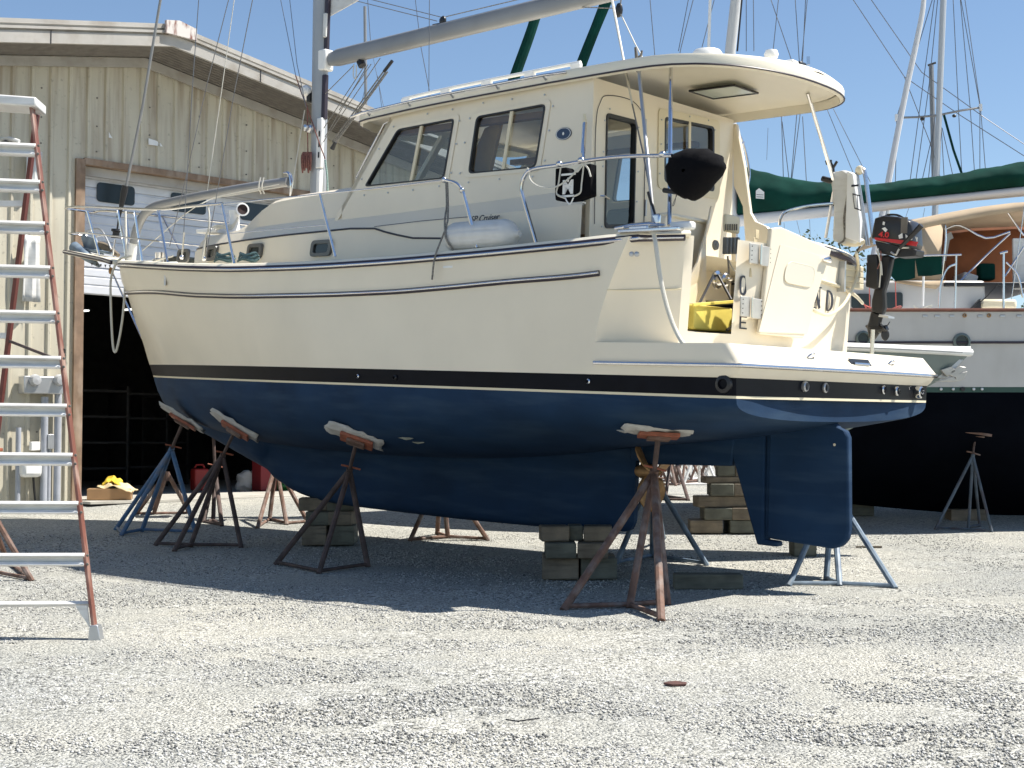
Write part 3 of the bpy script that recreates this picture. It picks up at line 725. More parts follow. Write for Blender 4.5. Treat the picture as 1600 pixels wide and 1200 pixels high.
for sgn, lab in ((-1, 'port'), (1, 'starboard')):
    xs = [.0] + list(np.linspace(.05, 9.8, 60))
    P = [Vector((x, sgn * (ytop(x, zs(x)) + .012), zs(x) - .015)) for x in xs]
    tail = [Vector((x, (abs(y) + .012) * sgn, zs(x) - .015)) for x, y in upr[nf:nf+5]]
    rr = bb(prof_sweep(MB(), P + tail, .028, .034), 'rub_rail', m_rubber, angle=60)
    bb(prof_sweep(MB(), [p + Vector((0, sgn * .024, -.006)) for p in P + tail], .012, .014), 'steel_strip', m_steel, rr)
    xs = list(np.linspace(.06, 9.85, 60))
    P = [Vector((x, sgn * (ytop(x, z1(x)) + .008), z1(x))) for x in xs]
    rr = bb(prof_sweep(MB(), P, .020, .026), 'rub_rail', m_rubber, angle=60)
    bb(prof_sweep(MB(), [p + Vector((0, sgn * .018, .004)) for p in P], .010, .011), 'steel_strip', m_steel, rr)
lo = [Vector((x, y + (0 if abs(y) < .1 else math.copysign(.03, y)) * min(1, max(0, (x - 9.6) / 1.2)), .272)) for x, y in lower_path(.272, -.012, xin=-.08)]
lo = [p for p in lo if p.x > 9.58]
bb(prof_sweep(MB(), lo, .016, .018), 'platform_rub_strip', m_steel)
# toe cap on the sheer, port and starboard
for sgn in (-1, 1):
    P = [Vector((x, sgn * (ytop(x, zs(x)) - .05), zs(x) + .015)) for x in np.linspace(.3, 9.8, 50)] + [Vector((x, sgn * (abs(y) - .05), zs(x) + .015)) for x, y in upr[nf:nf+5]]
    bb(prof_sweep(MB(), P, .07, .035), 'toe_rail', m_cream2)
# stern coaming cap, raised and bowed, with a polished rail on its outer edge
P = [Vector((tx(y, 1.4) - .05, y, 1.42 + .03 * (1 - (y / 1.6) ** 2))) for y in np.linspace(-.30, 1.5, 24)]
P += [Vector((10.25, 1.62, 1.42)), Vector((9.9, 1.74, 1.39))]
cp = bb(prof_sweep(MB(), P, .09, .055), 'stern_coaming', m_cream2)
bb(MB().tube([p + Vector((.085, .01, .0)) for p in P], .02, 8), 'stern_rub_strip', m_steel, cp)
bb(MB().tube([p + Vector((.07, .01, -.035)) for p in P], .022, 8), 'stern_rubber', m_rubber, cp)
# deck
dk = MB(); dr = []
for x in list(np.linspace(.15, 9.8, 40)): y = ytop(x, zs(x)) - .03; dr.append([Vector((x, -y, zs(x) - .03)), Vector((x, 0, zs(x) + .03)), Vector((x, y, zs(x) - .03))])
dk.grid(dr); dk.add([(9.2, -1.7, .75), (10.25, -1.35, .75), (10.25, 1.35, .75), (9.2, 1.7, .75)], [(0, 1, 2, 3)])
bb(dk, 'deck', m_cream2)

# cabin trunk
zb = spline([2.5, 3.0, 4, 5, 6.2, 7.5, 9.3], [1.60, 1.63, 1.655, 1.675, 1.70, 1.735, 1.79])
def trw(x): return float(np.interp(x, [2.55, 2.62, 2.8, 3.1, 3.5, 4.2, 5, 9.3], [.45, .75, .92, 1.03, 1.12, 1.24, 1.32, 1.36]))
zt2 = spline([3.3, 3.75, 3.85, 4.35, 4.5, 5.2, 6.3, 9.3], [1.80, 1.83, 1.86, 2.08, 2.12, 2.15, 2.18, 2.22])
rows = []
for x, k in [(2.52, 0), (2.6, .45), (2.68, .9), (2.75, 1)] + [(v, 1) for v in list(np.linspace(3, 9.2, 40))]:
    w0 = trw(x); zd = zs(x) - .05; b0 = zd + (zb(x) - zd) * k; t2 = zt2(x) if x > 3.3 else 1.80 * k + b0 * (1 - k)
    t2 = max(t2, b0)
    pr_ = [(w0 + .02, zd), (w0, b0 - .03), (w0 - .03, b0), (w0 - .09, b0 + min(.10, (t2 - b0) * .6)), (w0 - .13, b0 + min(.14, (t2 - b0) * .8)), (w0 - .17, max(b0 + .0, t2 - .05)), (w0 - .25, t2), (0, t2 + .05 * k)]
    rows.append([Vector((x, -y, z)) for y, z in pr_] + [Vector((x, y, z)) for y, z in pr_[::-1][1:]])
nfw = [i for i, r in enumerate(rows) if r[0].x <= 6.25][-1]
ct = MB().grid(rows[:nfw+1])
ct.grid([r[:6] for r in rows[nfw:]]); ct.grid([r[-6:] for r in rows[nfw:]])
trunk = bb(ct, 'cabin_trunk', m_cream, angle=28)
# dark cove stripe along the trunk and its tail behind the fender
P = [Vector((x, -(trw(x) + .004), zb(x) - .02)) for x in np.linspace(2.9, 6.05, 24)]
q = [(585, 357), (600, 362), (620, 367), (645, 372), (690, 372.5), (760, 371), (865, 359.5)]
P += [ly(px, py, -(trw(7) + .012)) for px, py in q]
bb(prof_sweep(MB(), P, .006, .010), 'cove_stripe', m_decal, trunk)
bb(MB().tube([ly(585, 354, -1.36), ly(660, 345, -1.365), ly(735, 338.5, -1.37)], .003, 4), 'moulding_crease', m_rubber, trunk)
# opening ports in the trunk side
def rrect(c, ux, uz, w0, h0, r, n=4):
    out = []
    for sx, sz, a0 in ((1, 1, 0), (-1, 1, 90), (-1, -1, 180), (1, -1, 270)):
        for k in range(n + 1):
            a = math.radians(a0 + k * 90 / n); out.append(Vector(c) + Vector(ux) * (sx * (w0/2 - r) + r * math.cos(a)) + Vector(uz) * (sz * (h0/2 - r) + r * math.sin(a)))
    return out
for px, py, w0 in ((504, 388, .33), (400, 393, .29), (333, 396, .26), (288, 400, .24)):
    y = -1.2
    for _ in range(8): p = ly(px, py, y); y = -(trw(p.x) + .01)
    ux = (Vector((p.x + .1, -trw(p.x + .1), 0)) - Vector((p.x - .1, -trw(p.x - .1), 0))).normalized(); nn = ux.cross(Vector((0, 0, 1))).normalized()
    if nn.y > 0: nn = -nn
    uz = Vector((.18, 0, 1)).normalized()
    g = bb(MB().panel(rrect(p, ux, uz, w0, .18, .045), [rrect(p, ux, uz, w0 - .09, .10, .03)], nn * .035), 'port_light', m_pframe, trunk, bevel=.006)
    MB().panel(rrect(p + nn * .008, ux, uz, w0 - .06, .11, .03), [], nn * .004).build('port_glass', m_portglass, g)

# pilothouse: walls with real openings
PY = -1.235
zr = spline([5.9, 6.3, 7, 8.16, 9.2, 9.9, 10.5, 11.0], [2.83, 2.855, 2.90, 2.945, 2.975, 2.985, 2.97, 2.94])
def roundpoly(P, r, n=4):
    out = []
    m = len(P)
    for i in range(m):
        a, b, c = Vector(P[i-1]), Vector(P[i]), Vector(P[(i+1) % m])
        u = (a - b); v = (c - b); rr = min(r, u.length * .45, v.length * .45); p0 = b + u.normalized() * rr; p1 = b + v.normalized() * rr
        for k in range(n + 1): t = k / n; out.append(p0 * (1-t)**2 + b * 2*t*(1-t) + p1 * t*t)
    return out
def pw(px, py, y=PY): return ly(px, py, y)
win1 = roundpoly([pw(570, 292), pw(622, 202), pw(711, 185), pw(695, 279)], .05)
win2 = roundpoly([pw(732, 272), pw(745, 182), pw(854, 162), pw(838, 262)], .06)
def side_outer(y): 
    return [Vector((5.80, y, 1.95)), Vector((6.50, y, 2.84)), Vector((6.55, y, zr(6.55) - .02))] + [Vector((x, y, zr(x) - .02)) for x in np.linspace(7, 9.17, 6)] + [Vector((9.20, y, 1.80)), Vector((7.5, y, 1.78)), Vector((5.8, y, 1.76))]
phs = bb(MB().panel(side_outer(PY), [win1, win2], (0, .045, 0)), 'pilothouse_side', m_cream, smooth=False)
mir = lambda P: [Vector((p.x, -p.y, p.z)) for p in P]
phs2 = bb(MB().panel(side_outer(-PY), [mir(win1), mir(win2)], (0, -.045, 0)), 'pilothouse_side', m_cream, smooth=False)
def grow(P, k):
    c = sum(P, Vector()) / len(P); return [c + (p - c) * k for p in P]
for P, sd, par in ((win1, -1, phs), (win2, -1, phs), (mir(win1), 1, phs2), (mir(win2), 1, phs2)):
    f = bb(MB().panel([p + Vector((0, sd * .012, 0)) for p in grow(P, 1.0)], [[p + Vector((0, sd * .012, 0)) for p in grow(P, .955)]], (0, -sd * .05, 0)), 'window_frame', m_dark, par, smooth=False)
    fz = bb(MB().panel([p + Vector((0, sd * .004, 0)) for p in grow(P, 1.13)], [grow(P, 1.0)], (0, -sd * .004 + sd * .010, 0)), 'window_surround', m_cream, par, smooth=False)
    bb(MB().panel([p + Vector((0, -sd * .02, 0)) for p in grow(P, .96)], [], (0, 0, 0)), 'window_pane', m_glass, par, smooth=False)
for a, b_, P in (((659, 194), (642, 284), win1), ((800, 172), (786, 266), win2)):
    for sd, par in ((1, phs), (-1, phs2)):
        p, q = pw(*a), pw(*b_); p.y = q.y = (PY - .006) * sd
        w_ = Vector((.018, 0, 0)); bb(MB().panel([p - w_, p + w_, q + w_, q - w_], [], (0, .02 * sd, 0)), 'window_mullion', m_tail, par, smooth=False)
# screws with small dark caps round the windows
sc = MB()
for px, py in ((615, 198), (668, 178), (707, 171), (592, 233), (565, 280), (718, 189), (713, 225), (705, 270), (734, 185), (726, 223), (719, 271), (569, 305), (606, 301), (645, 297), (686, 291), (732, 285), (780, 280), (832, 276), (851, 251), (858, 204), (864, 166), (851, 148), (800, 155), (755, 161)):
    p = pw(px, py, PY - .008); sc.lathe(p, (0, -1, 0), [(0, 0), (.011, 0), (.009, .006), (0, .007)], 8)
tag(bb(sc, 'screw_caps', m_alum, phs), kind='stuff')
# oval badge
p = pw(881, 209, PY - .003); bd = [p + Vector((.095 * math.cos(a), 0, .06 * math.sin(a))) for a in np.linspace(0, 2*PI, 28)[:-1]]
bg_ = bb(MB().panel(bd, [], (0, -.006, 0)), 'oval_badge', M_('badge_blue', (.02, .04, .09), .3), phs, smooth=False)
bb(MB().panel([p + (q - p) * .93 + Vector((0, -.008, 0)) for q in bd], [[p + (q - p) * .86 + Vector((0, -.008, 0)) for q in bd]], (0, -.002, 0)), 'badge_ring', m_wdecal, bg_, smooth=False)
bb(MB().blob(p + Vector((0, -.01, 0)), (.012, .004, .016), 1, 0, 6, 8), 'badge_emblem', m_wdecal, bg_)
# text helper
def text(s, size, M, m, name, parent, world=False, shear=0, ext=.002, bold=0, xs=1.0, font=None):
    cu = bpy.data.curves.new(name, 'FONT'); cu.body = s; cu.size = size; cu.extrude = ext; cu.offset = bold; cu.shear = shear; cu.align_x = 'CENTER'; cu.align_y = 'CENTER'
    o = bpy.data.objects.new('tmp', cu); COL.objects.link(o)
    dg = bpy.context.evaluated_depsgraph_get(); me = bpy.data.meshes.new_from_object(o.evaluated_get(dg)); bpy.data.objects.remove(o)
    me.transform(Matrix.Diagonal((xs, 1, 1, 1))); me.transform(M); me.materials.clear(); me.materials.append(m); me.name = name
    ob = bpy.data.objects.new(name, me); COL.objects.link(ob); ob.parent = parent
    if parent in INV: ob.matrix_parent_inverse = INV[parent]
    return ob
def frame(o, x, y):
    x = Vector(x).normalized(); z = x.cross(Vector(y)).normalized(); y = z.cross(x)
    M = Matrix((x, y, z)).transposed().to_4x4(); M.translation = Vector(o); return M
text('ISLAND', .03, frame(p + Vector((0, -.009, .034)), (1, 0, 0), (0, 0, 1)), m_wdecal, 'badge_lettering', bg_) if 0 else None
pp = pw(757, 341, -1.385); text('SP Cruiser', .085, frame(pp, (1, 0, .03), (0, 0, 1)), m_decal, 'side_lettering', trunk, shear=.35, bold=.001)

# aft bulkhead x = 9.2 with door light and window
AX_ = 9.20
def pa(px, py, x=AX_): return lx(px, py, x)
dwin = roundpoly([pa(944, 357), pa(947, 176), pa(994, 188), pa(990, 356)], .05)
awin = roundpoly([pa(1036, 284), pa(1037, 182), pa(1115, 198), pa(1115, 300)], .05)
out = [Vector((AX_, -1.24, 1.0)), Vector((AX_, -1.24, zr(9.2) - .02)), Vector((AX_, 1.24, zr(9.2) - .02)), Vector((AX_, 1.30, 1.0))]
aft = bb(MB().panel(out, [dwin, awin], (-.05, 0, 0)), 'aft_bulkhead', m_cream, smooth=False)
for P in (dwin, awin):
    bb(MB().panel([p + Vector((.012, 0, 0)) for p in P], [[p + Vector((.012, 0, 0)) for p in grow(P, .93)]], (-.06, 0, 0)), 'window_frame', m_dark, aft, smooth=False)
    bb(MB().panel([p - Vector((.02, 0, 0)) for p in grow(P, .97)], [], (0, 0, 0)), 'window_pane', m_glass, aft, smooth=False)
bb(MB().panel([p + Vector((.003, 0, 0)) for p in grow(awin, 1.22)], [[p + Vector((.003, 0, 0)) for p in grow(awin, 1.0)]], (.010, 0, 0)), 'window_surround', m_tail, aft, smooth=False)
a, b_ = pa(1077, 190, 9.205), pa(1076, 294, 9.205); w_ = Vector((0, .018, 0))
bb(MB().panel([a - w_, a + w_, b_ + w_, b_ - w_], [], (.012, 0, 0)), 'window_mullion', m_tail, aft, smooth=False)
dl = catmull([pa(929, 350, 9.206), pa(931, 200, 9.206), pa(938, 160, 9.206), pa(950, 149, 9.206), pa(985, 156, 9.206), pa(1003, 175, 9.206), pa(1008, 200, 9.206), pa(1006, 365, 9.206)], 5)
bb(MB().tube(dl, .004, 4), 'door_seam', m_rubber, aft)
for py in (199, 325): 
    p = pa(1009, py, 9.21); bb(MB().box(p, (.012, .02, .16)), 'door_hinge', m_alum, aft)
p = pa(940, 310, 9.23); bb(MB().tube([p + Vector((0, -.02, .02)), p + Vector((.03, .0, .02)), p + Vector((.03, .08, .0))], .010, 6), 'door_latch', m_steel, aft)
sc = MB()
for px, py in ((953, 170), (945, 188), (943, 237), (942, 260), (940, 354), (998, 199), (997, 268), (995, 315), (1034, 187), (1047, 176), (1078, 182), (1107, 188), (1117, 203), (1033, 225), (1031, 271), (1115, 286)):
    sc.lathe(pa(px, py, 9.215), (1, 0, 0), [(0, 0), (.010, 0), (.008, .006), (0, .007)], 8)
tag(bb(sc, 'screw_caps', m_alum, aft), kind='stuff')
# starboard wing of the bulkhead running down into the coaming
wg = [(1144, 194), (1150, 193), (1163, 262), (1172, 332), (1180, 346), (1198, 354), (1212, 372), (1212, 392), (1165, 392), (1160, 322), (1146, 290)]
W = [ly(x, y, 1.25) for x, y in wg]
bb(MB().panel(W, [], (0, .06, 0)), 'coaming_wing', m_cream, smooth=False, bevel=.012)
# windscreen: raked front with three lights
A0, A1 = Vector((5.80, PY, 1.95)), Vector((6.50, PY, 2.84)); B0, B1 = mir([A0, A1])
def wf(u, v, dx=0): return (A0.lerp(B0, u)).lerp(A1.lerp(B1, u), v) + Vector((-.25 * math.sin(PI * u), 0, 0)) * 0 + Vector((dx, 0, 0))
fl = [roundpoly([wf(a, .04), wf(b, .04), wf(b, .96), wf(a, .96)], .05) for a, b in ((.05, .33), (.36, .64), (.67, .95))]
ws = bb(MB().panel([wf(0, -.2), wf(1, -.2), wf(1, 1), wf(0, 1)], fl, (.04, 0, -.03)), 'windscreen', m_cream, smooth=False)
for P in fl: bb(MB().panel([p + Vector((.02, 0, -.015)) for p in P], [], (0, 0, 0)), 'window_pane', m_glass, ws, smooth=False)
for yy in (-1.20,):
    P = [wf(0.02, .35, -.09), wf(.02, .95, -.09)]
    bb(MB().tube([wf(.02, .30), wf(.02, .34, -.08), wf(.02, .95, -.10), wf(.02, .99)], .012, 6), 'windscreen_grab_rail', m_steel, ws)
# inside: floor, dash, wheel, helm seat, wood trim
m_teak = M_('interior_wood', (.22, .12, .055), .5, var=.2, vs=4); m_vin = M_('grey_vinyl', (.20, .20, .21), .6)
inn = bb(MB().box((7.5, 0, 1.48), (3.3, 2.3, .04)), 'cabin_sole', m_teak)
bb(MB().box((6.35, 0, 1.93), (.55, 2.3, .22)), 'dashboard', m_vin, inn, bevel=.03)
bb(MB().panel([(8.0, 0.5, 1.5), (8.5, .5, 1.5), (8.5, .5, 1.98), (8.1, .5, 1.98)], [], (0, .5, 0)), 'helm_seat', m_dark, inn, bevel=.04)
bb(MB().panel([(8.45, 0.5, 1.9), (8.62, .5, 1.9), (8.72, .5, 2.45), (8.62, .5, 2.48)], [], (0, .5, 0)), 'seat_back', m_dark, inn, bevel=.04)
bb(MB().tube([Vector((6.75 + .08 * math.sin(a), .75 + .24 * math.cos(a), 2.05 + .22 * math.sin(a))) for a in np.linspace(0, 2*PI, 24)[:-1]], .014, 6, closed=True), 'steering_wheel', m_steel, inn)
for y in (-1.1, 1.1): bb(MB().box((7.55, y * .98, 2.70), (2.6, .10, .06)), 'wood_valance', m_teak, inn)
bb(MB().panel([ly(728, 268, -1.0), ly(757, 200, -1.0), ly(782, 188, -1.0), ly(764, 268, -1.0)], [], (0, .06, 0)), 'wood_post', M_('honey_wood', (.36, .22, .08), .5, var=.2, vs=4), inn, bevel=.01)

# hardtop: crowned roof with turned-down lip running aft over the cockpit
def roof_half(x):
    if x < 6.25: return 1.33 * (1 - ((6.25 - x) / .45) ** 2.4) ** (1 / 2.4) if x > 5.81 else 0
    if x > 9.75: 
        q = min(1, (x - 9.7) / 1.18); return 1.31 * max(0, 1 - q ** 2.5) ** (1 / 2.3)
    return 1.33 - .02 * (x - 6.25) / 3.5
RX = [5.812, 5.84, 5.9, 6.0, 6.12, 6.25] + list(np.linspace(6.6, 9.7, 14)) + [9.9, 10.1, 10.3, 10.42, 10.52, 10.6, 10.68, 10.75, 10.80, 10.84, 10.865, 10.878]
top, low, und = [], [], []
for x in RX:
    h = max(roof_half(x), .004); z0 = zr(x)
    top.append([Vector((x, h * s, z0 + .075 + .13 * (1 - s * s) * min(1, h / 1.3))) for s in np.linspace(-1, 1, 17)])
hh = MB().grid(top)
edge = [r[0] for r in top] + [r[-1] for r in top[::-1]]
cx = Vector((8.6, 0, 0))
def ins(p, k, dz):
    v = Vector((p.x - 8.5, p.y, 0)); n = Vector((v.x * .35, v.y * 1.6, 0)); n = n.normalized() if n.length > 0 else n
    return Vector((p.x - n.x * k, p.y - n.y * k, p.z + dz))
e0 = [p + Vector((0, 0, 0)) for p in edge]; e1 = [ins(p, -.012, -.025) for p in edge]; e2 = [ins(p, -.012, -.095) for p in edge]; e3 = [ins(p, .03, -.115) for p in edge]; e4 = [ins(p, .06, -.03) for p in edge]
hh.grid([e0, e1, e2, e3, e4], close_v=True)
und = []
for x in RX[1:-1]:
    h = max(roof_half(x) - .06, .002); z0 = zr(x); X = 5.87 + (x - 5.84) * (10.82 - 5.87) / (10.865 - 5.84)
    und.append([Vector((X, h * s, z0 + .045 + .11 * (1 - s * s) * min(1, h / 1.3))) for s in np.linspace(-1, 1, 17)])
hatch = [lx_ for lx_ in ()]
hh.grid(und)
roof = bb(hh, 'hardtop', m_cream2, angle=40)
bb(MB().tube([ins(p, -.014, -.098) for p in edge], .009, 6, closed=True), 'hardtop_trim', m_rubber, roof)
def lzc(px, py, z): return lz(px, py, z)
hp = [lz(px, py, 3.10) for px, py in ((1083, 140), (1132, 124.5), (1187, 142), (1122, 152))]
hc = sum(hp, Vector()) / 4; hx = .24
P = [Vector((hc.x + a * .27, hc.y + b * .23, 3.085)) for a, b in ((-1, -1), (1, -1), (1, 1), (-1, 1))]
P2 = [Vector((hc.x + a * .25, hc.y + b * .21, 3.085)) for a, b in ((-1, -1), (1, -1), (1, 1), (-1, 1))]
hf = bb(MB().panel(P, [P2], (0, 0, -.02)), 'hatch_frame', m_dark, roof, smooth=False)
m_hg = M_('daylit_hatch', (.70, .76, .68), .15); m_hg.node_tree.nodes['Principled BSDF'].inputs['Transmission Weight'].default_value = .2  # pale base colour stands in for daylight coming through the acrylic
bb(MB().panel(P2, [], (0, 0, -.012)), 'hatch_pane', m_hg, roof, smooth=False)
bb(MB().panel([hc + Vector((-.33, -.29, .215)), hc + Vector((.33, -.29, .215)), hc + Vector((.33, .29, .215)), hc + Vector((-.33, .29, .215))], [], (0, 0, .04)), 'hatch_lid', m_glass, roof, smooth=False, bevel=.01) if 0 else None
# handrails along the hardtop
zt = lambda x, y: zr(x) + .075 + .13 * (1 - (y / 1.33) ** 2)
for y in (-1.0, 1.0):
    g = bb(MB().tube([Vector((x, y, zt(x, y) + .085)) for x in np.linspace(6.45, 8.85, 10)], .020, 8), 'roof_handrail', m_white, roof)
    for x in (6.5, 7.08, 7.65, 8.22, 8.8): bb(MB().box((x, y, zt(x, y) + .035), (.12, .05, .10)), 'handrail_foot', m_white, g, bevel=.012)
P = [Vector((x, -1.385, zr(x) + .045)) for x in np.linspace(6.0, 8.95, 14)]
P[0].y = -1.33; P[-1].y = -1.34
g = bb(MB().tube(P, .013, 8), 'edge_handrail', m_steel, roof)
for x in (6.3, 6.9, 7.5, 8.1, 8.7): bb(MB().tube([(x, -1.385, zr(x) + .045), (x, -1.335, zr(x) + .01)], .012, 6), 'rail_bracket', m_alum, g)
p = Vector((10.0, -.55, zt(10.0, -.55) - .01))
bb(MB().lathe(p, (0, 0, 1), [(.15, 0), (.145, .05), (.12, .085), (.06, .10), (0, .103)], 20), 'antenna_dome', m_white, roof)
p = Vector((10.35, .02, zt(10.35, 0) - .03))
bb(MB().lathe(p, (0, 0, 1), [(.035, 0), (.02, .05), (.02, .07), (.062, .09), (.07, .12), (.055, .16), (0, .175)], 16), 'mushroom_antenna', m_white, roof)
p = Vector((10.45, .28, zt(10.45, .28) + .0)); g = bb(MB().box(p + Vector((0, -.05, .03)), (.1, .12, .08)), 'stern_light_body', m_white, roof, bevel=.015)
bb(MB().box(p + Vector((.02, .07, .03)), (.1, .13, .09)), 'stern_light_lens', m_dark, g, bevel=.02)
# hardtop support posts
a, b_ = Vector((9.98, -1.12, 3.06)), ly(1046, 352, -1.62)
bb(MB().tube([a, b_], .019, 8), 'hardtop_post', m_steel)
bb(MB().tube([lz(1262, 146, 3.05), ly(1300, 272, 1.5), ly(1303, 285, 1.55)], .019, 8), 'hardtop_post', m_steel)
bb(MB().tube([ly(1308, 268, 1.56), ly(1290, 372, 1.58)], .016, 8), 'rail_post', m_steel)

# mast and boom
def mp(px, py): return ly(px, py, 0)
mb_ = [Vector((4.02, 0, 1.95)), Vector((3.99, 0, 3.5)), Vector((3.95, 0, 5)), Vector((3.8, 0, 14.5))]
rows = [[p + Vector((.125 * math.cos(a) * (1 if math.cos(a) > 0 else .8), .085 * math.sin(a), 0)) for a in np.linspace(0, 2*PI, 20)[:-1]] for p in mb_]
mt = MB().grid(rows, close_v=True); mt.add(rows[-1], [tuple(range(19))])
mast = bb(mt, 'mast', M_('silver_mast', (.36, .375, .39), .4, metal=.25, var=.06, vs=3), angle=60)
g0, g1 = mp(516, 93), mp(940, -10); bd_ = (g1 - g0).normalized(); up = Vector((0, 0, 1)); 
end = g0 + bd_ * 4.9; rows = []
for q in (0, .03, 1):
    c = g0.lerp(end, q); k = .75 if q == 0 else 1
    rows.append([c + Vector((0, .062 * k * math.copysign(abs(math.cos(a)) ** .7, math.cos(a)), .105 * k * math.copysign(abs(math.sin(a)) ** .8, math.sin(a)))) for a in np.linspace(0, 2*PI, 21)[:-1]])
bo = MB().grid(rows, close_v=True); bo.add(rows[0], [tuple(range(20))]); bo.add(rows[-1], [tuple(range(20))])
boom = bb(bo, 'boom', m_mast, angle=50)
bb(MB().box(mp(508, 95), (.16, .15, .26)), 'gooseneck', m_white, mast, bevel=.02)
# sail track, slot, luff cover and small fittings on the mast
bb(MB().box((4.12, -.02, 4.52), (.06, .05, .9)), 'sail_slot', m_rubber, mast, bevel=.01)
bb(MB().box((4.12, -.05, 4.40), (.05, .05, .30)), 'slot_plug', m_wvinyl, mast, bevel=.012)
bb(MB().box((4.125, -.03, 3.52), (.06, .06, .55)), 'sail_slot', m_rubber, mast, bevel=.01)
bb(MB().box((4.10, -.06, 2.95), (.09, .06, .62)), 'halyard_box', m_white, mast, bevel=.012)
for z in (2.80, 2.93, 3.06): bb(MB().box((4.115, -.092, z), (.022, .01, .07)), 'exit_slot', m_dark, mast)
for px, py in ((478, 165), (486, 167)): pass
for p in (Vector((3.97, -.11, 3.12)), Vector((4.0, -.13, 3.13))): bb(MB().lathe(p, (0, -1, 0), [(.045, 0), (.045, .03), (.03, .05), (.035, .10), (0, .11)], 14), 'mast_winch', m_steel, mast)
bb(MB().lathe(Vector((3.85, -.03, 3.62)), (-.4, -1, 0), [(.05, 0), (.075, .05), (.06, .1), (.0, .11)], 14), 'mast_light', m_white, mast)
bb(MB().box((3.86, -.04, 3.55), (.06, .08, .15)), 'light_bracket', m_dark, mast, bevel=.02)
bb(MB().panel([mp(513, -6), mp(513, 26), mp(558, 1), mp(560, -8)], [], (0, .02, 0)), 'furled_sail_clew', m_wvinyl, mast, smooth=False)
bb(MB().box((4.10, -.05, 2.28), (.06, .07, .7)), 'mast_step_cover', m_white, mast, bevel=.015)
def rope(pts, r, m, name, parent, n=5, sm=0): return bb(MB().tube(pts, r, n, sm=sm), name, m, parent)
def L0(px, py, y=0): return ly(px, py, y)
# vang tackle, mainsheet parts and control lines under the boom
bb(MB().tube([L0(613, 95, -.06), L0(600, 112, -.06)], [.02, .035, .02], 8), 'vang_block', m_dark, boom)
bb(MB().tube([L0(524, 222, -.04), L0(519, 233, -.04)], [.02, .04, .03], 8), 'vang_block', m_dark, boom)
for dx in (-3, 1, 4): rope([L0(602 + dx, 112, -.06), L0(522 + dx, 222, -.05)], .009, m_roped, 'vang_line', boom)
bb(MB().box(mp(590, 84) + Vector((0, 0, -.0)), (.35, .07, .05)), 'boom_track', m_white, boom, bevel=.01)
for a, b_ in (((552, 103), (503, 152)), ((569, 104), (506, 200)), ((575, 101), (508, 214)), ((580, 100), (530, 172)), ((594, 91), (505, 222))): rope([L0(*a, -.03), L0(*b_, -.05)], .0055, m_roped, 'control_line', boom)
rope([L0(553, 100, -.04), L0(552, 118, -.05), L0(556, 122, -.05), L0(557, 102, -.04)], .007, m_rope, 'line_loop', boom, sm=5)
bb(MB().tube([L0(566, 103, 0), L0(563, 96, 0)], .05, 10), 'boom_block', m_dark, boom)
bb(MB().blob(mp(692, 33), (.05, .03, .06), 3, .1, 8, 10), 'boom_cleat_block', m_dark, boom)
bb(MB().box(mp(685, 39), (.16, .05, .035)), 'cleat_base', m_dark, boom, bevel=.01)
rope([mp(559, 2), mp(683, 33)], .005, m_wire, 'reefing_line', boom); rope([mp(575, -2), mp(690, 27)], .005, m_wire, 'reefing_line', boom); rope([mp(697, 26), mp(900, -22)], .006, m_roped, 'reefing_line', boom)
# red and pale halyard coils on the mast
for k, (px, py, m) in enumerate(((478, 250, m_roper), (505, 215, m_rope))):
    if k: continue
    for j in range(5):
        c = L0(px - 4 + j * 3, py - 6, -.13); rope([c + Vector((0, 0, .05)), c + Vector((.02, -.02, -.04 - .02 * (j % 2))), c + Vector((-.015, .01, -.20 + .03 * (j % 3))), c + Vector((-.03, 0, -.02)), c + Vector((0, 0, .05))], .011, m, 'halyard_coil', mast, sm=4)
rope([L0(480, 166, -.14), L0(481, 240, -.14)], .008, m_roper, 'red_halyard', mast)
rope([L0(462, 118, -.3), L0(470, 142, -.2), L0(480, 168, -.15), L0(502, 232, -.13), L0(508, 248, -.12)], .008, m_roper, 'red_halyard', mast)
rope([L0(476, 172, -.14), L0(468, 220, -.2), L0(455, 300, -.35)], .007, m_rope, 'pale_halyard', mast)
rope([L0(508, 250, -.12), L0(511, 275, -.12), L0(512, 302, -.12)], .012, M_('teal_rope', (.25, .36, .32), .8, var=.4, vs=50), 'teal_halyard', mast, sm=4)

# standing rigging of this boat (as seen port side), fixed to the deck edge
rig = [((246, -12), 0, (250, 0), 0)]
furl = bb(MB().tube([L0(253, -14), L0(224, 160), L0(197, 292)], .019, 10), 'forestay_foil', m_mast)
bb(MB().tube([L0(196, 290), L0(194, 300), L0(189, 325), L0(185, 340)], [.045, .05, .03, .028], 10), 'furler_extrusion', m_dark, furl)
bb(MB().lathe(L0(181, 372), (.05, 0, 1), [(0, 0), (.07, 0), (.075, .03), (.05, .045), (.05, .085), (.075, .10), (.07, .13), (0, .13)], 14), 'furler_drum', m_dark, furl)
bb(MB().tube([L0(186, 338), L0(182, 366)], .014, 6), 'turnbuckle', m_dark, furl); bb(MB().tube([L0(180, 374), L0(176, 399)], .013, 6), 'toggle', m_steel, furl)
for pts, y in ((((311, -8), (301, 130), (285, 398)), -1.45), (((359, -8), (322, 137), (291, 275), (265, 385)), -.9), (((367, -8), (345, 150), (324, 298)), -1.0), (((396, -8), (365, 150), (340, 297), (320, 408)), -1.62)):
    rope([ly(px, py, y * (1 - .0 * k)) for k, (px, py) in enumerate(pts)], .0055, m_wire if y != -1.0 else m_rope, 'shroud', None)
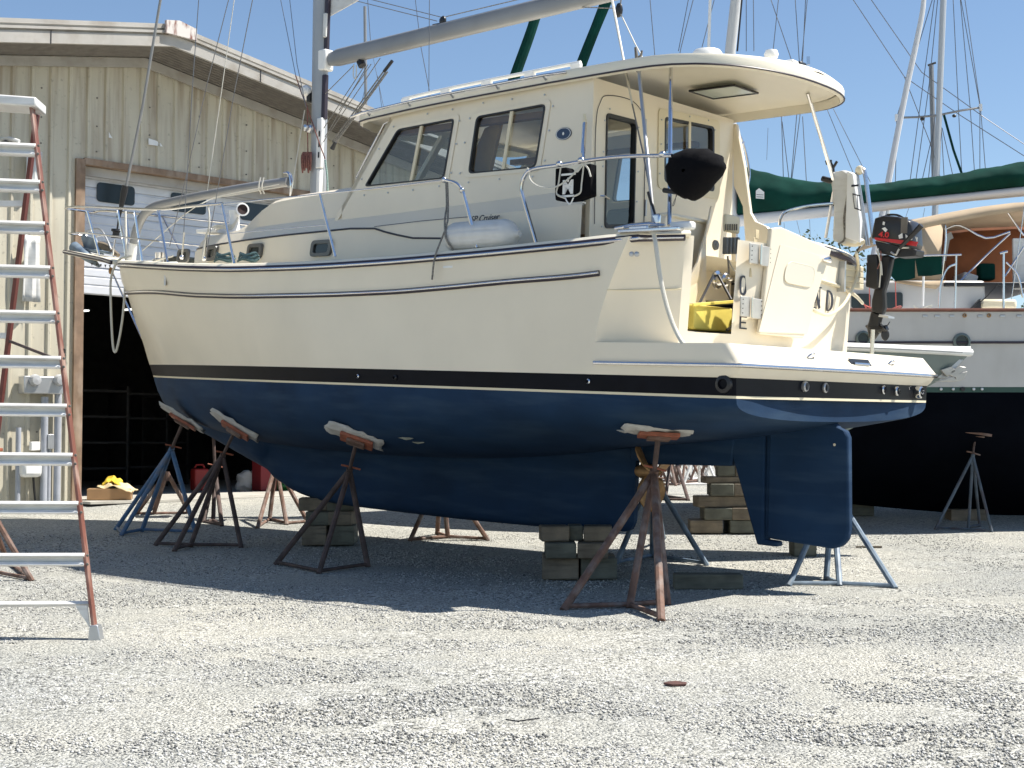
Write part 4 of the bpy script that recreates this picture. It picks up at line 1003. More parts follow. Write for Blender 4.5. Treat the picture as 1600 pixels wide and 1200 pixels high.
for px, py, y in ((285, 388, -1.45), (320, 390, -1.62)):
    g = bb(MB().tube([ly(px + 3, py - 25, y), ly(px - 1, py + 14, y)], .012, 6), 'shroud_turnbuckle', m_steel)
    bb(MB().blob(ly(px - 1, py + 14, y), (.03, .03, .03), 1, 0, 6, 8), 'chainplate', m_steel)
for pts, y in ((((437, -8), (462, 118), (479, 168)), -.25), (((452, -6), (464, 100), (478, 166)), -.25), (((574, -8), (579, 66)), .1), (((648, -8), (658, 75), (673, 152)), .4), (((671, -8), (670, 150)), -.3)):
    rope([ly(px, py, y) for px, py in pts], .0045, m_wire, 'running_line', mast)
# backstay, forked
rope([ly(955, -12, -.3), ly(988, 163, -1.1), ly(1005, 240, -1.45), ly(1024, 345, -1.68)], .0075, m_wire, 'backstay', None)
rope([ly(953, -12, -.3), ly(988, 163, -1.1)], .010, m_rope, 'backstay_rope', None)
bb(MB().blob(ly(967, 16, -.2), (.045, .03, .075), 1, .05, 8, 10), 'sheet_block', m_dark, boom)
rope([ly(970, 22, -.2), ly(993, 70, -.6), ly(1010, 101, -.9)], .007, m_rope, 'mainsheet', boom); rope([ly(902, 11, 0), ly(960, 13, -.15)], .006, m_roped, 'mainsheet', boom); rope([ly(969, 10, -.2), ly(972, -12, -.2)], .007, m_roped, 'mainsheet', boom)
g = bb(MB().box(ly(1025, 347, -1.70), (.09, .04, .14)), 'backstay_turnbuckle', m_steel, bevel=.015)
bb(MB().tube([ly(1013, 300, -1.68), ly(1025, 342, -1.70)], .014, 6), 'backstay_fitting', m_dark, g)
# staysail spar lying over the foredeck with a curved foot
sp = bb(MB().tube([L0(452, 284, -.1), L0(400, 291, -.1), L0(330, 303, -.1), L0(262, 317, -.1), L0(238, 325, -.1), L0(224, 337, -.1), L0(214, 358, -.1), L0(209, 380, -.1)], .062, 12, sm=5), 'staysail_boom', m_mast)
bb(MB().tube([L0(209, 376, -.1), L0(204, 408, -.1)], [.055, .07], 12), 'boom_pedestal', m_white, sp)
bb(MB().tube([L0(443, 270, -.1), L0(452, 272, -.1), L0(455, 290, -.1), L0(453, 306, -.1)], [.01, .025, .022, .012], 8, sm=4), 'boom_end_fitting', m_steel, sp)
for px in (407, 412): rope([L0(px, 277, -.18), L0(px - 3, 292, -.2), L0(px + 1, 303, -.15)], .010, m_rope, 'spar_lashing', sp, sm=4)
rope([L0(441, 292, -.1), L0(376, 303, -.2), L0(310, 320, -.3), L0(222, 392, -.2)], .006, m_rope, 'furling_line', None, sm=4)
rope([L0(436, 288, -.2), L0(345, 306, -.6), L0(316, 318, -.8)], .006, m_rope, 'sheet_line', None, sm=4)

# pulpit, stanchions, lifelines
def sheer_pt(x, sgn=-1, dz=0, i=.08): return Vector((x, sgn * (ytop(x, zs(x)) - i), zs(x) + dz))
def yb(x): return -(ytop(x, zs(x)) - .08)
def rp(px, py, yfac=1):     # point above the port deck edge at a pixel
    y = -1.0
    for _ in range(14): p = ly(px, py, y); y = .5 * y + .5 * (yb(max(p.x, .05)) * yfac)
    return ly(px, py, y)
pp_ = [Vector((-1.26, .0, 2.42)), Vector((-1.15, -.22, 2.42)), Vector((-.2, -.36, 2.37))]
P = [Vector((-1.27, 0, 2.43)), Vector((-1.2, -.24, 2.42)), Vector((-.6, -.36, 2.40)), rp(240, 327), rp(300, 322), rp(348, 318)]
top_rail = bb(MB().tube(P, .016, 8, sm=5), 'pulpit_rail', m_steel)
bb(MB().tube([Vector((p.x, -p.y, p.z)) for p in P], .016, 8, sm=5), 'pulpit_rail', m_steel)
P2 = [Vector((-1.2, 0, 2.06)), Vector((-1.12, -.22, 2.05)), Vector((-.5, -.34, 2.02)), rp(248, 377)]
bb(MB().tube(P2, .011, 6, sm=4), 'pulpit_lower_rail', m_steel); bb(MB().tube([Vector((p.x, -p.y, p.z)) for p in P2], .011, 6, sm=4), 'pulpit_lower_rail', m_steel)
for a, b_, y0, y1 in (((136, 330), (155, 399), -.3, -.2), ((184, 329), (197, 402), -.36, -.3), ((196, 328), (205, 406), .36, .3), ((210, 330), (222, 410), -.40, -.35), ((247, 327), (262, 412), None, None), ((254, 338), (284, 398), 1.0, 1.0)):
    if y0 is None: p, q = rp(*a), rp(*b_)
    else: p, q = ly(*a, y0), ly(*b_, y1)
    bb(MB().tube([p, q], .0155, 8), 'pulpit_leg', m_steel)
stn = [((347, 319), (366, 412)), ((500, 304), (524, 401))]
for a, b_ in stn: bb(MB().tube([rp(*a), rp(*b_)], .0155, 8), 'stanchion', m_steel)
g4 = bb(MB().tube([rp(695, 281), rp(712, 286), rp(722, 297), rp(728, 315), rp(746, 387)], .017, 8, sm=5), 'gate_stanchion', m_steel)
for px, py in ((722, 297), (694, 281)): bb(MB().blob(rp(px, py), (.03, .03, .03), 1, 0, 6, 8), 'rail_joint', m_steel, g4)
g5 = bb(MB().tube([rp(838, 379), rp(818, 310), rp(815, 293), rp(820, 275), rp(834, 264), rp(880, 257), rp(930, 249), rp(985, 244), rp(1050, 243)], .0175, 8, sm=5), 'quarter_rail', m_steel)
for px, py in ((874, 256), (908, 250), (1035, 241)): bb(MB().blob(rp(px, py), (.035, .03, .028), 1, 0, 6, 8), 'rail_joint', m_steel, g5)
for sg in (1, -1):
    for P, r in (([rp(348, 319), rp(500, 303), rp(600, 293), rp(695, 281)], .0075), ([rp(350, 366), rp(512, 351)], .0045)):
        bb(MB().tube([Vector((p.x, p.y * sg, p.z)) for p in P], r, 5), 'lifeline', m_steel)
for a, b_ in stn: 
    p, q = rp(*a), rp(*b_); bb(MB().tube([Vector((p.x, -p.y, p.z)), Vector((q.x, -q.y, q.z))], .0155, 8), 'stanchion', m_steel)
bb(MB().tube([ly(1150, 206, 1.45), ly(1158, 215, 1.5), ly(1166, 240, 1.55), ly(1171, 270, 1.55), ly(1168, 290, 1.5), ly(1163, 288, 1.45), ly(1158, 262, 1.4)], .014, 8, sm=4), 'starboard_ladder_rail', m_steel)
bb(MB().tube([ly(1157, 225, 1.45), ly(1162, 222, 1.52)], .012, 6), 'starboard_rail_step', m_steel)
bb(MB().tube([ly(1218, 352, 1.35), ly(1220, 340, 1.35), ly(1230, 330, 1.38), ly(1262, 322, 1.42), ly(1302, 318, 1.5)], .016, 8, sm=4), 'stern_rail', m_steel)
# bow platform with rollers, anchor and bobstay
bp_ = MB().panel([(-1.30, -.16, 1.83), (-1.30, .16, 1.83), (-.1, .30, 1.66), (.3, .40, 1.61), (.3, -.40, 1.61), (-.1, -.30, 1.66)], [], (0, 0, -.07))
plat = bb(bp_, 'bow_platform', m_cream2, bevel=.02)
bb(MB().tube([Vector((-1.30, -.17, 1.80)), Vector((-.1, -.31, 1.63)), Vector((.25, -.41, 1.57))], .03, 8), 'platform_rub_rail', m_rubber, plat)
bb(MB().tube([Vector((-1.30, -.19, 1.805)), Vector((-.1, -.33, 1.635)), Vector((.25, -.43, 1.575))], .012, 6), 'steel_strip', m_steel, plat)
bb(MB().tube([L0(116, 386, -.05), L0(137, 401, -.05), L0(155, 416, -.05)], [.085, .075, .02], 14), 'anchor_fluke', m_sgal, None)
an = bb(MB().tube([L0(121, 388, -.02), L0(150, 392, -.02), L0(175, 396, -.02)], [.02, .022, .02], 8), 'anchor_shank', m_sgal)
bb(MB().tube([L0(140, 386, .08), L0(128, 373, .08), L0(136, 362, .08), L0(155, 358, .08), L0(166, 372, .08), L0(178, 400, .08)], .016, 8, sm=5), 'anchor_roll_bar', m_alum, an)
bb(MB().panel([L0(126, 366, .05), L0(148, 372, .05), L0(160, 398, .05), L0(132, 392, .05)], [], (0, .03, 0)), 'plough_blade', m_sgal, an)
bb(MB().tube([L0(152, 382, .1), L0(165, 386, .1), L0(185, 399, .1)], [.05, .06, .03], 8, sm=3), 'chain_heap', m_wood, an)
teeth = MB()
for k in range(6):
    p = L0(142 + k * 7, 411 + k * .8, -.1); teeth.add([p, p + Vector((.05, 0, 0)), p + Vector((.03, 0, -.05))], [(0, 1, 2)])
bb(teeth, 'roller_teeth', m_dark, plat)
bb(MB().tube([L0(172, 418), L0(192, 462), L0(222, 528)], .014, 6), 'bobstay', m_steel)
bb(MB().blob(L0(173, 423), (.035, .03, .05), 3, .1, 8, 8), 'bobstay_fitting', m_bronze)
# foredeck clutter: windlass, cleat, vents, coiled line
bb(MB().lathe(Vector((.75, .05, 1.56)), (0, 0, 1), [(.11, 0), (.11, .07), (.07, .09), (.08, .17), (0, .18)], 16), 'windlass', m_steel)
bb(MB().box((1.55, -.2, 1.57), (.35, .3, .1)), 'foredeck_hatch', m_portglass, bevel=.02)
bb(MB().box((1.3, .45, 1.56), (.12, .10, .14)), 'deck_block', m_white, bevel=.02)
for px in (205, 270): bb(MB().tube([rp(px - 6, 411), rp(px + 6, 411)], .018, 8), 'bow_cleat', m_white)
v = bb(MB().lathe(L0(366, 352, -.55), (0, 0, 1), [(.10, -.12), (.07, -.02), (.06, .10), (.075, .18)], 14), 'cowl_vent', m_white)
c = L0(378, 328, -.55)
bb(MB().lathe(c, Vector((1, -.5, .1)), [(.03, -.08), (.06, -.05), (.078, 0), (.085, .035), (.065, .037)], 16), 'cowl_mouth', m_white, v)
bb(MB().lathe(c, Vector((1, -.5, .1)), [(0, .02), (.066, .028)], 16), 'cowl_throat', M_('cowl_red', (.025, .007, .006), .6), v)
for k in range(3): rope([L0(322 + k * 6, 361, -.7), L0(340 + k * 4, 352 + k * 2, -.8), L0(362, 352 + k * 3, -.8), L0(372, 340, -.75)], .012, m_rope, 'deck_line', None, sm=4)
bb(MB().box(L0(330, 362, -.7), (.3, .25, .05)), 'vent_box', m_white, bevel=.01)
for k, (px, py) in enumerate(((340, 409), (377, 409))):
    c = rp(px, py); c.y += .10
    for j in range(3): rope([c + Vector((.16 * math.cos(a) * (1 - j * .12), .07 * math.sin(a), .03 + .03 * j + .015 * math.sin(3 * a + j))) for a in np.linspace(0, 2*PI, 15)], .014, M_('dark_teal_rope', (.05, .10, .11), .8, var=.4, vs=40), 'coiled_line', None)

# gate area: cockpit seen through it
IX = 10.05
def pi_(px, py, x=IX): return lx(px, py, x)
out = [pi_(1108, 322), pi_(1166, 322), pi_(1166, 352), pi_(1185, 360), pi_(1185, 530), pi_(1083, 528), pi_(1090, 470), pi_(1092, 440), pi_(1101, 420), pi_(1098, 395), pi_(1108, 372)]
ck = bb(MB().panel([Vector((IX, -1.42, .6)), Vector((IX, -1.38, 1.1)), Vector((IX, -1.22, 1.62)), Vector((IX, -.55, 1.62)), Vector((IX, -.5, .6))], [], (-.06, 0, 0)), 'cockpit_panel', m_cream, smooth=False, bevel=.01)
bb(MB().box((10.0, -.89, 1.63), (.16, .66, .04)), 'cockpit_locker_top', m_cream2, ck, bevel=.02)
bb(MB().panel([pi_(1112, 322, 10.1), pi_(1102, 368, 10.2), pi_(1090, 410, 10.3), pi_(1068, 452, 10.38), pi_(1066, 474, 10.38), pi_(1087, 474, 10.12), pi_(1093, 440, 10.10), pi_(1103, 400, 10.10), pi_(1099, 388, 10.10), pi_(1108, 350, 10.07)], [], (-.03, .02, 0)), 'gate_side_wall', m_cream, ck, smooth=False)
vt = bb(MB().box(pi_(1143, 350, 10.08), (.04, .26, .17)), 'vent_housing', m_tail, ck, bevel=.02)
for k in range(6): bb(MB().box(pi_(1134 + k * 3.4, 355, 10.105), (.01, .012, .06)), 'vent_slot', m_soffit, vt)
for k in range(4): bb(MB().box(pi_(1133.5 + k * 6, 384, 10.09), (.05, .034, .16)), 'rod_clamp', M_('grey_plastic', (.17, .18, .18), .5), ck, bevel=.008)
bb(MB().lathe(pi_(1117, 383, 10.06), (1, 0, 0), [(0, .03), (.02, .03), (.022, .02), (.045, .02), (.05, 0)], 16), 'deck_fill', M_('grey_cap', (.25, .25, .24), .5), ck)
wn = bb(MB().lathe(pi_(1119, 437, 10.06), (1, 0, 0), [(.085, 0), (.085, .02), (.055, .03), (.05, .09), (.065, .11), (.05, .13), (.015, .135), (.012, .18), (0, .18)], 24), 'wall_winch', m_steel, ck)
rope([pi_(1137, 400, 10.1), pi_(1139, 425, 10.1), pi_(1138, 462, 10.1)], .009, m_roped, 'wall_chain', None)
rope([pi_(1138, 405, 10.1), pi_(1144, 418, 10.12), pi_(1152, 428, 10.15)], .007, m_rope, 'wall_cord', None, sm=4)
bb(MB().box((10.15, -1.15, .56), (.5, .55, .03)), 'gate_sill', m_cream2, ck)
bb(MB().box((10.02, -1.25, .78), (.06, .45, .18)), 'locker_recess', m_portglass, ck)
# transom door folded aft on two big hinges, post with lettering
def pt(px, py, dx=0.):
    y = -.5
    for _ in range(20): p = lx(px, py, tx(y) + dx); y = .5 * y + .5 * p.y
    return lx(px, py, tx(y) + dx)
def pl_(px, py, dx=0.16):    # plane of the opened door: hinge edge on the transom, free edge standing off
    y = -.5
    for _ in range(20): p = lx(px, py, 10.66 + dx * 0 + (y + .75) * .16 + .03); y = .5 * y + .5 * p.y
    return lx(px, py, 10.66 + (y + .75) * .16 + .03)
dpx = [(1199, 357), (1214, 355), (1244, 368), (1293, 390), (1285, 416), (1249, 529), (1181, 522), (1186, 480)]
D3 = [pl_(*q) for q in dpx]; nd = (D3[3] - D3[0]).cross(D3[6] - D3[0]).normalized()
if nd.x < 0: nd = -nd
door = bb(MB().panel(D3, [], nd * .05), 'transom_door', m_cream, smooth=False, bevel=.012)
i3 = [pl_(*q) + nd * .052 for q in ((1212, 382), (1281, 402), (1254, 522), (1178, 519))]
bb(MB().panel(roundpoly(i3, .02), [], nd * .004), 'door_panel', m_cream, door, smooth=False, bevel=.002)
c3 = [pl_(*q) + nd * .058 for q in ((1222, 408), (1266, 418), (1260, 450), (1215, 441))]
rp3 = roundpoly(c3, .09, 6)
bb(MB().panel(rp3, [], nd * .006), 'access_plate', M_('plate_grey_cream', (.70, .66, .55), .45), door, smooth=False)
bb(MB().tube([p + nd * .004 for p in rp3], .0035, 4, closed=True), 'plate_rim', m_tail, door)
lp3 = pl_(1283, 407) + nd * .07
lt = bb(MB().tube([lp3 + Vector((0, -.08, 0)), lp3 + Vector((0, .02, .01)), lp3 + Vector((0, .06, -.005))], [.012, .03, .02], 10), 'door_latch', m_steel, door)
for (px, py) in ((1180, 398), (1166, 480)):
    c = pl_(px, py) + nd * .055; ux = (D3[3] - D3[0]); ux = Vector((0, 1, 0)); 
    g = bb(MB().box(c + Vector((-.01, -.085, 0)), (.012, .165, .18)), 'hinge_leaf', m_hinge, door, bevel=.006)
    g2 = bb(MB().box(c + Vector((.008, .09, -.01)), (.012, .165, .18)), 'hinge_leaf', m_hinge, door, bevel=.006)
    bb(MB().tube([c + Vector((.012, 0, -.09)), c + Vector((.012, 0, .09))], .010, 8), 'hinge_pin', m_steel, door)
    for s0 in (-.15, .155):
        for k in range(4): bb(MB().lathe(c + Vector((.006 if s0 < 0 else .016, s0, -.06 + .04 * k)), (1, 0, 0), [(.006, 0), (.006, .004), (0, .005)], 6), 'hinge_screw', m_dark, g if s0 < 0 else g2)
# lettering on the transom: O, E beside the hinges and ND showing beyond the door; strokes as thin raised shapes
def oval_letter(c, w0, h0, t0):
    a = np.linspace(0, 2*PI, 33)[:-1]
    sq = lambda v: math.copysign(abs(v) ** .75, v)
    o_ = [c + Vector((0, w0 / 2 * sq(math.cos(q)), h0 / 2 * sq(math.sin(q)))) for q in a]; i_ = [c + Vector((0, (w0 / 2 - t0) * sq(math.cos(q)), (h0 / 2 - t0 * .6) * sq(math.sin(q)))) for q in a]
    return MB().panel(o_, [i_], (.004, 0, 0))
def strokes(c, segs, t0=.022):
    mb = MB()
    for (y0, z0, y1, z1_, tt) in segs:
        a, b = c + Vector((0, y0, z0)), c + Vector((0, y1, z1_)); d = (b - a).normalized(); n = Vector((0, -d.z, d.y)) * tt / 2
        mb.panel([a - n, b - n, b + n, a + n], [], (.004, 0, 0))
    return mb
tr_n = bb(oval_letter(pt(1161, 446, .008), .125, .175, .028), 'transom_letter', m_decal)
c = pt(1161, 504, .008)
bb(strokes(c, [(-.05, -.058, -.05, .058, .026), (-.05, .052, .06, .052, .013), (-.05, 0, .045, 0, .013), (-.05, -.052, .06, -.052, .013)]), 'transom_letter', m_decal, smooth=False)
for (px, py) in ((1180, 378), (1174, 426), (1183, 366)):
    c = pt(px, py, .006); bb(MB().box(c, (.006, .06, .08)), 'old_sealant_patch', M_('tan_sealant', (.58, .48, .30), .7, var=.15, vs=12), bevel=.004)
c = pt(1277, 465, .01)
bb(strokes(c, [(-.045, -.10, -.045, .10, .012), (.045, -.10, .045, .10, .012), (-.045, .10, .045, -.10, .04), (-.075, .10, -.03, .10, .010), (.015, .10, .08, .10, .010), (-.075, -.10, -.02, -.10, .010)]), 'transom_letter', m_decal, smooth=False)
c = pt(1295, 470, .012); a = np.linspace(-PI/2, PI/2, 14)
o_ = [c + Vector((0, -.05, -.10))] + [c + Vector((0, -.01 + .10 * math.cos(q), .10 * math.sin(q))) for q in a] + [c + Vector((0, -.05, .10))]
i_ = [c + Vector((0, -.022, -.088))] + [c + Vector((0, -.015 + .060 * math.cos(q), .088 * math.sin(q))) for q in a] + [c + Vector((0, -.022, .088))]
bb(MB().panel(o_, [i_], (.004, 0, 0)), 'transom_letter', m_decal, smooth=False)
# platform hardware
for px, py in ((1267, 558), (1392, 569)):
    c = lx(px, py, 11.26) ; bb(MB().tube([c + Vector((0, -.06, 0)), c + Vector((0.02, -.02, .03)), c + Vector((.02, .02, .03)), c + Vector((0, .06, 0))], .010, 6, sm=3), 'platform_cleat', m_steel)
c = lx(1338, 567, 11.255)
g = bb(MB().panel([c + Vector((.015, -.20, .035)), c + Vector((.015, .20, .035)), c + Vector((.05, .24, -.045)), c + Vector((.05, -.16, -.045))], [], (.004, 0, 0)), 'platform_recess', m_dark, smooth=False)
bb(MB().tube([c + Vector((.04, -.13, -.01)), c + Vector((.045, .16, -.012))], .016, 8), 'recess_rail', m_steel, g)
c = pi_(1101, 539, 10.7); bb(MB().lathe(c, (0, 0, 1), [(.07, -.01), (.06, .015), (0, .02)], 14), 'platform_light', m_steel)
# stern cleat and chrome at the port quarter
c = rp(1000, 360); c.z = zs(c.x) + .05
cl = bb(MB().tube([c + Vector((-.26, -.01, .03)), c + Vector((-.1, 0, .045)), c + Vector((.1, 0, .05)), c + Vector((.26, -.01, .035))], [.012, .022, .022, .012], 8), 'stern_cleat', m_steel)
bb(MB().box(c + Vector((0, 0, .01)), (.2, .07, .06)), 'cleat_base', m_steel, cl, bevel=.01)
bb(MB().box(c + Vector((.12, -.02, -.005)), (.62, .10, .03)), 'chafe_plate', m_steel, bevel=.008)
bb(MB().box(c + Vector((.38, .08, .03)), (.22, .09, .07)), 'fairlead_block', m_white, bevel=.02)
for px in (987, 995): bb(MB().lathe(hull_y(px, 397) + Vector((0, .01, 0)), (0, -1, 0), [(.022, 0), (.022, .02), (.01, .026), (0, .026)], 10), 'drain_fitting', m_alum)
bb(MB().box(hull_y(258, 438), (.08, .02, .12), ax=(Vector((.78, -.62, 0)), Vector((.62, .78, 0)), Vector((0, 0, 1)))), 'hull_tag', m_white)
bb(MB().box(hull_y(700, 417), (.12, .008, .02)), 'hull_sticker', m_white)

# ------------------------------------------------------------------ jack stands
def crumple(c, ux, uy, w0, h0, seed, nrm):
    rows = []
    for i in range(12):
        row = []
        for k in range(9):
            x, y = (i / 11 - .5) * w0, (k / 8 - .5) * h0
            e = 1 + .25 * noise.noise(Vector((i * .9, k * .9, seed)))
            row.append(Vector(c) + ux * x * e + uy * y * e + nrm * (.025 * noise.noise(Vector((i * .5, k * .6, seed + 9))) - .6 * max(0, abs(y) - h0 * .3)))
        rows.append(row)
    return MB().grid(rows)
def stand(feet, node, pad, label, m, r=.030, padn=None, padm=None, paper=True, bars=None, group='boat stands under the cream sailboat', top=True, ped=None, padrot=0):
    """feet: ground points; node: where the legs meet; pad: top of the screw post"""
    c = sum(feet, Vector()) / len(feet); c.z = min(f.z for f in feet)
    t = thing('boat_stand', label, 'boat stand', c, group)
    for f in feet:
        k = (node - f); MB().tube([f, f + k * .55, f + k * .97], r, 8).build('leg', m, t)
    bars = bars or [(i, (i + 1) % len(feet)) for i in range(len(feet))]
    for a, b in bars:
        p = feet[a].lerp(node, .03); q = feet[b].lerp(node, .03); MB().tube([p, q], r * .66, 7).build('base_bar', m if len(bars) < 9 else m_rust, t)
    up = (pad - node)
    MB().tube([node - up.normalized() * .12, node + up * .06], r * 1.25, 10).build('collar', m, t)
    if top:
        MB().tube([node, pad - up.normalized() * .03], r * .72, 8).build('screw_post', m_rustd, t)
        h = node + up * .12; ax = Vector((.9, .3, 0)).normalized()
        MB().tube([h - ax * .10 + Vector((0, 0, .02)), h, h + ax * .11 - Vector((0, 0, .03))], .011, 6).build('screw_handle', padm or m_orange, t)
        n = (padn or up).normalized(); ux = n.cross(Vector((0, 1, 0))).normalized(); ux = Matrix.Rotation(padrot, 3, n) @ ux; uy = n.cross(ux)
        pb = MB().box(pad - n * .02, (.36, .24, .035), ax=(ux, uy, n)).build('pad_board', padm or m_orange, t, bevel=.006)
        MB().box(pad - n * .05, (.20, .16, .03), ax=(ux, uy, n)).build('pad_bracket', m_rust, pb, bevel=.005)
        if paper: crumple(pad + ux * .03, ux, uy, .62, .36, len(label), -n).build('pad_cloth', m_paper, pb, solid=.006)
    return t
def hp(px, py, y):   # world point of a boat-frame plane y at a pixel
    return b2w(ly(px, py, y))
Z = Vector((0, 0, 1))
stand([gnd(880, 954), gnd(983, 951), gnd(1033, 971), gnd(1043, 946)], hp(1022, 738, -1.25) , b2w(hull_y(1028, 672)) - Vector((0, .06, .03)), 'rusty stand with peeling blue and white paint under the stern quarter nearest the camera', m_rust, padn=Vector((.05, .12, 1)), bars=[(0, 1), (1, 2), (1, 3)], r=.034)
stand([gnd(430, 883), gnd(498, 897), gnd(575, 886), gnd(506, 872)], hp(546, 735, -1.15), b2w(hull_y(562, 682)) - Vector((.02, .06, .03)), 'dark rusty stand under the middle of the hull beside the front timber stack', m_rustd, padn=Vector((.35, .35, 1)), bars=[(0, 1), (1, 2)], padm=m_orange)
stand([gnd(242, 853), gnd(272, 862), gnd(297, 855), gnd(377, 856)], hp(348, 712, -.75), b2w(hull_y(374, 668)) - Vector((.03, .06, .02)), 'dark brown stand leaning under the bow, right of the blue stand', m_rustd, padn=Vector((.6, .3, 1)), bars=[(0, 2), (1, 2), (2, 3)])
stand([gnd(180, 828), gnd(189, 837), gnd(221, 831), gnd(306, 834)], hp(268, 702, -.5), b2w(hull_y(292, 655)) - Vector((.03, .05, .02)), 'blue painted stand leaning under the bow by the shed doorway', m_sblue, padn=Vector((.6, .2, 1)), bars=[(0, 1), (1, 2), (2, 3)])
def far_stand(feet, nodepx, D, label, m, group='boat stands under the cream sailboat', post=.35, **k):
    nd = wd(*nodepx, D); return stand(feet, nd, nd + Vector((.05, -.1, post)), label, m, group=group, paper=False, **k)
stand([gnd(212, 804), gnd(240, 804), gnd(238, 796), gnd(297, 803)], wd(261, 738, 20.2), wd(262, 722, 20.2), 'short rust brown stand with nothing on it behind the blue stand', m_rust, top=False, bars=[(0, 1), (1, 3)], group='boat stands under the cream sailboat')
stand([gnd(318, 817), gnd(333, 815), gnd(347, 823)], hp(336, 735, .9), hp(333, 668, .9), 'dark stand on the far side of the bow, seen between the leaning stands', m_rustd, paper=False)
stand([gnd(402, 826), gnd(421, 813), gnd(448, 820), gnd(482, 817)], hp(431, 725, 1.25), hp(430, 655, 1.2), 'rusty stand on the far side of the forward keel', m_rust, paper=False, bars=[(0, 1), (1, 2), (2, 3)])
stand([gnd(640, 846), gnd(683, 835), gnd(700, 841), gnd(763, 845)], hp(690, 735, 1.25), hp(692, 660, 1.2), 'rust red stand behind the middle of the keel', m_rust, paper=False, bars=[(0, 2), (2, 3), (1, 2)])
stand([gnd(962, 882), gnd(1019, 871), gnd(1105, 884), gnd(1037, 842)], hp(1020, 745, .95), hp(1022, 690, .9), 'blue and grey stand behind the propeller', m_sgal, paper=False, bars=[(0, 1), (1, 2)])
stand([gnd(1232, 916), gnd(1291, 907), gnd(1312, 916), gnd(1399, 920)], hp(1300, 762, 1.35), hp(1290, 672, 1.35), 'pale blue stand behind the rudder', m_sgal, paper=False, bars=[(0, 2), (2, 3), (1, 2)])
stand([gnd(1461, 828), gnd(1513, 827), gnd(1531, 823), gnd(1550, 832)], wd(1520, 712, 19.0), wd(1525, 675, 19.0), 'thin blue grey stand with an orange pad against the dark hull of the white ketch', m_sdark, paper=False, r=.021, padm=m_rust, bars=[(0, 3), (1, 2)], group='boat stands under the white ketch')
stand([gnd(-28, 893), gnd(50, 908), gnd(12, 878)], wd(-30, 770, 14.2), wd(-30, 700, 14.2), 'rusty stand cut by the left edge behind the ladder', m_rust, paper=False, group='boat stands under the cream sailboat')
far0 = None
FR = [(1016, 31), (1042, 30.6), (1066, 31.4), (1092, 30.8), (1118, 31.6), (1024, 33.5), (1050, 34), (1074, 33.4), (1100, 34), (1126, 33.6), (1032, 36), (1058, 36.4), (1084, 36), (1110, 36.5)]
for k, (px, D) in enumerate(FR):
    g = Vector(((px - 800) / F * D, D, gz(D)))
    lab = ['leftmost rusty stand at the front of the stored row beyond the propeller', 'second rusty stand of the front stored row beyond the propeller', 'middle stand of the front stored row beyond the propeller', 'pale stand beside the distant timber stack', 'front row stored stand mostly behind the timber stack'][k] if k < 5 else ('%s stand from the left in the %s stored row beyond the propeller' % (['first', 'second', 'third', 'fourth', 'fifth'][(k - 5) % 5], 'middle' if k < 10 else 'rearmost'))
    if far0 is None or k == 3:
        h = .95; f = [g + Vector((a, b, 0)) for a, b in ((-.38, -.28), (.36, -.24), (.05, .42))]
        o = stand(f, g + Vector((0, 0, h)), g + Vector((0, 0, h + .3)), lab, m_rust if k != 3 else m_tread, paper=False, group='stored boat stands beyond the sailboat'); o['_g'] = 0
        del o['_g']
        if far0 is None: far0 = o
        else: far1 = o
    else:
        src = far0 if k % 3 or k < 4 else far1
        c = src.copy(); COL.objects.link(c); c.location = g; c.rotation_euler = (0, 0, k * 1.3); c['label'] = lab
        for ch in list(src.children):
            q = ch.copy(); COL.objects.link(q); q.parent = c; q.matrix_parent_inverse = ch.matrix_parent_inverse.copy()
            for gc in ch.children: r_ = gc.copy(); COL.objects.link(r_); r_.parent = q
stand([gnd(1000, 782), gnd(1040, 777), gnd(1076, 783)], wd(1050, 700, 24.6), wd(1052, 660, 24.6), 'dark stand seen through the propeller gap', m_rustd, paper=False, group='stored boat stands beyond the sailboat')

# ------------------------------------------------------------------ timber cribbing
def stack(px, pyb, D, layers, labels, cat='timber block', rot=0, group='timber blocks'):
    x = (px - 800) / F * D; z = gz(D); 
    for k, (dx, h, pieces) in enumerate(layers):
        for j, (ox, oy, w0, l0) in enumerate(pieces):
            R = Matrix.Rotation(rot + (.03 * ((k * 7 + j * 3) % 5 - 2)), 3, 'Z'); c = Vector((x, D, z + h / 2)) + R @ Vector((ox + dx, oy, 0))
            o = solo(MB().box(c, (w0, l0, h - .004), ax=(R @ Vector((1, 0, 0)), R @ Vector((0, 1, 0)), Z)), 'timber_block', m_wood if (k + j) % 2 == 0 else m_wood2, labels[k][j], cat, c - Vector((0, 0, h / 2)), group, bevel=.012)
        z += h
stack(904, 907, 14.35, [(0, .215, [(-.18, -.12, .36, .3), (.18, -.1, .36, .3), (0, .28, .74, .3)]), (-.02, .155, [(-.17, 0, .30, .7), (.16, 0, .30, .7)]), (-.03, .155, [(-.22, -.0, .28, .35), (.0, .1, .14, .4), (.22, 0, .28, .36)])],
      [['left front timber at the bottom of the aft keel stack', 'right front timber at the bottom of the aft keel stack', 'rear timber at the bottom of the aft keel stack'], ['left timber in the middle layer of the aft keel stack', 'right timber with teal drips in the middle layer of the aft keel stack'], ['left timber directly under the aft keel', 'narrow middle timber under the aft keel', 'right timber directly under the aft keel']], group='timbers under the keel')
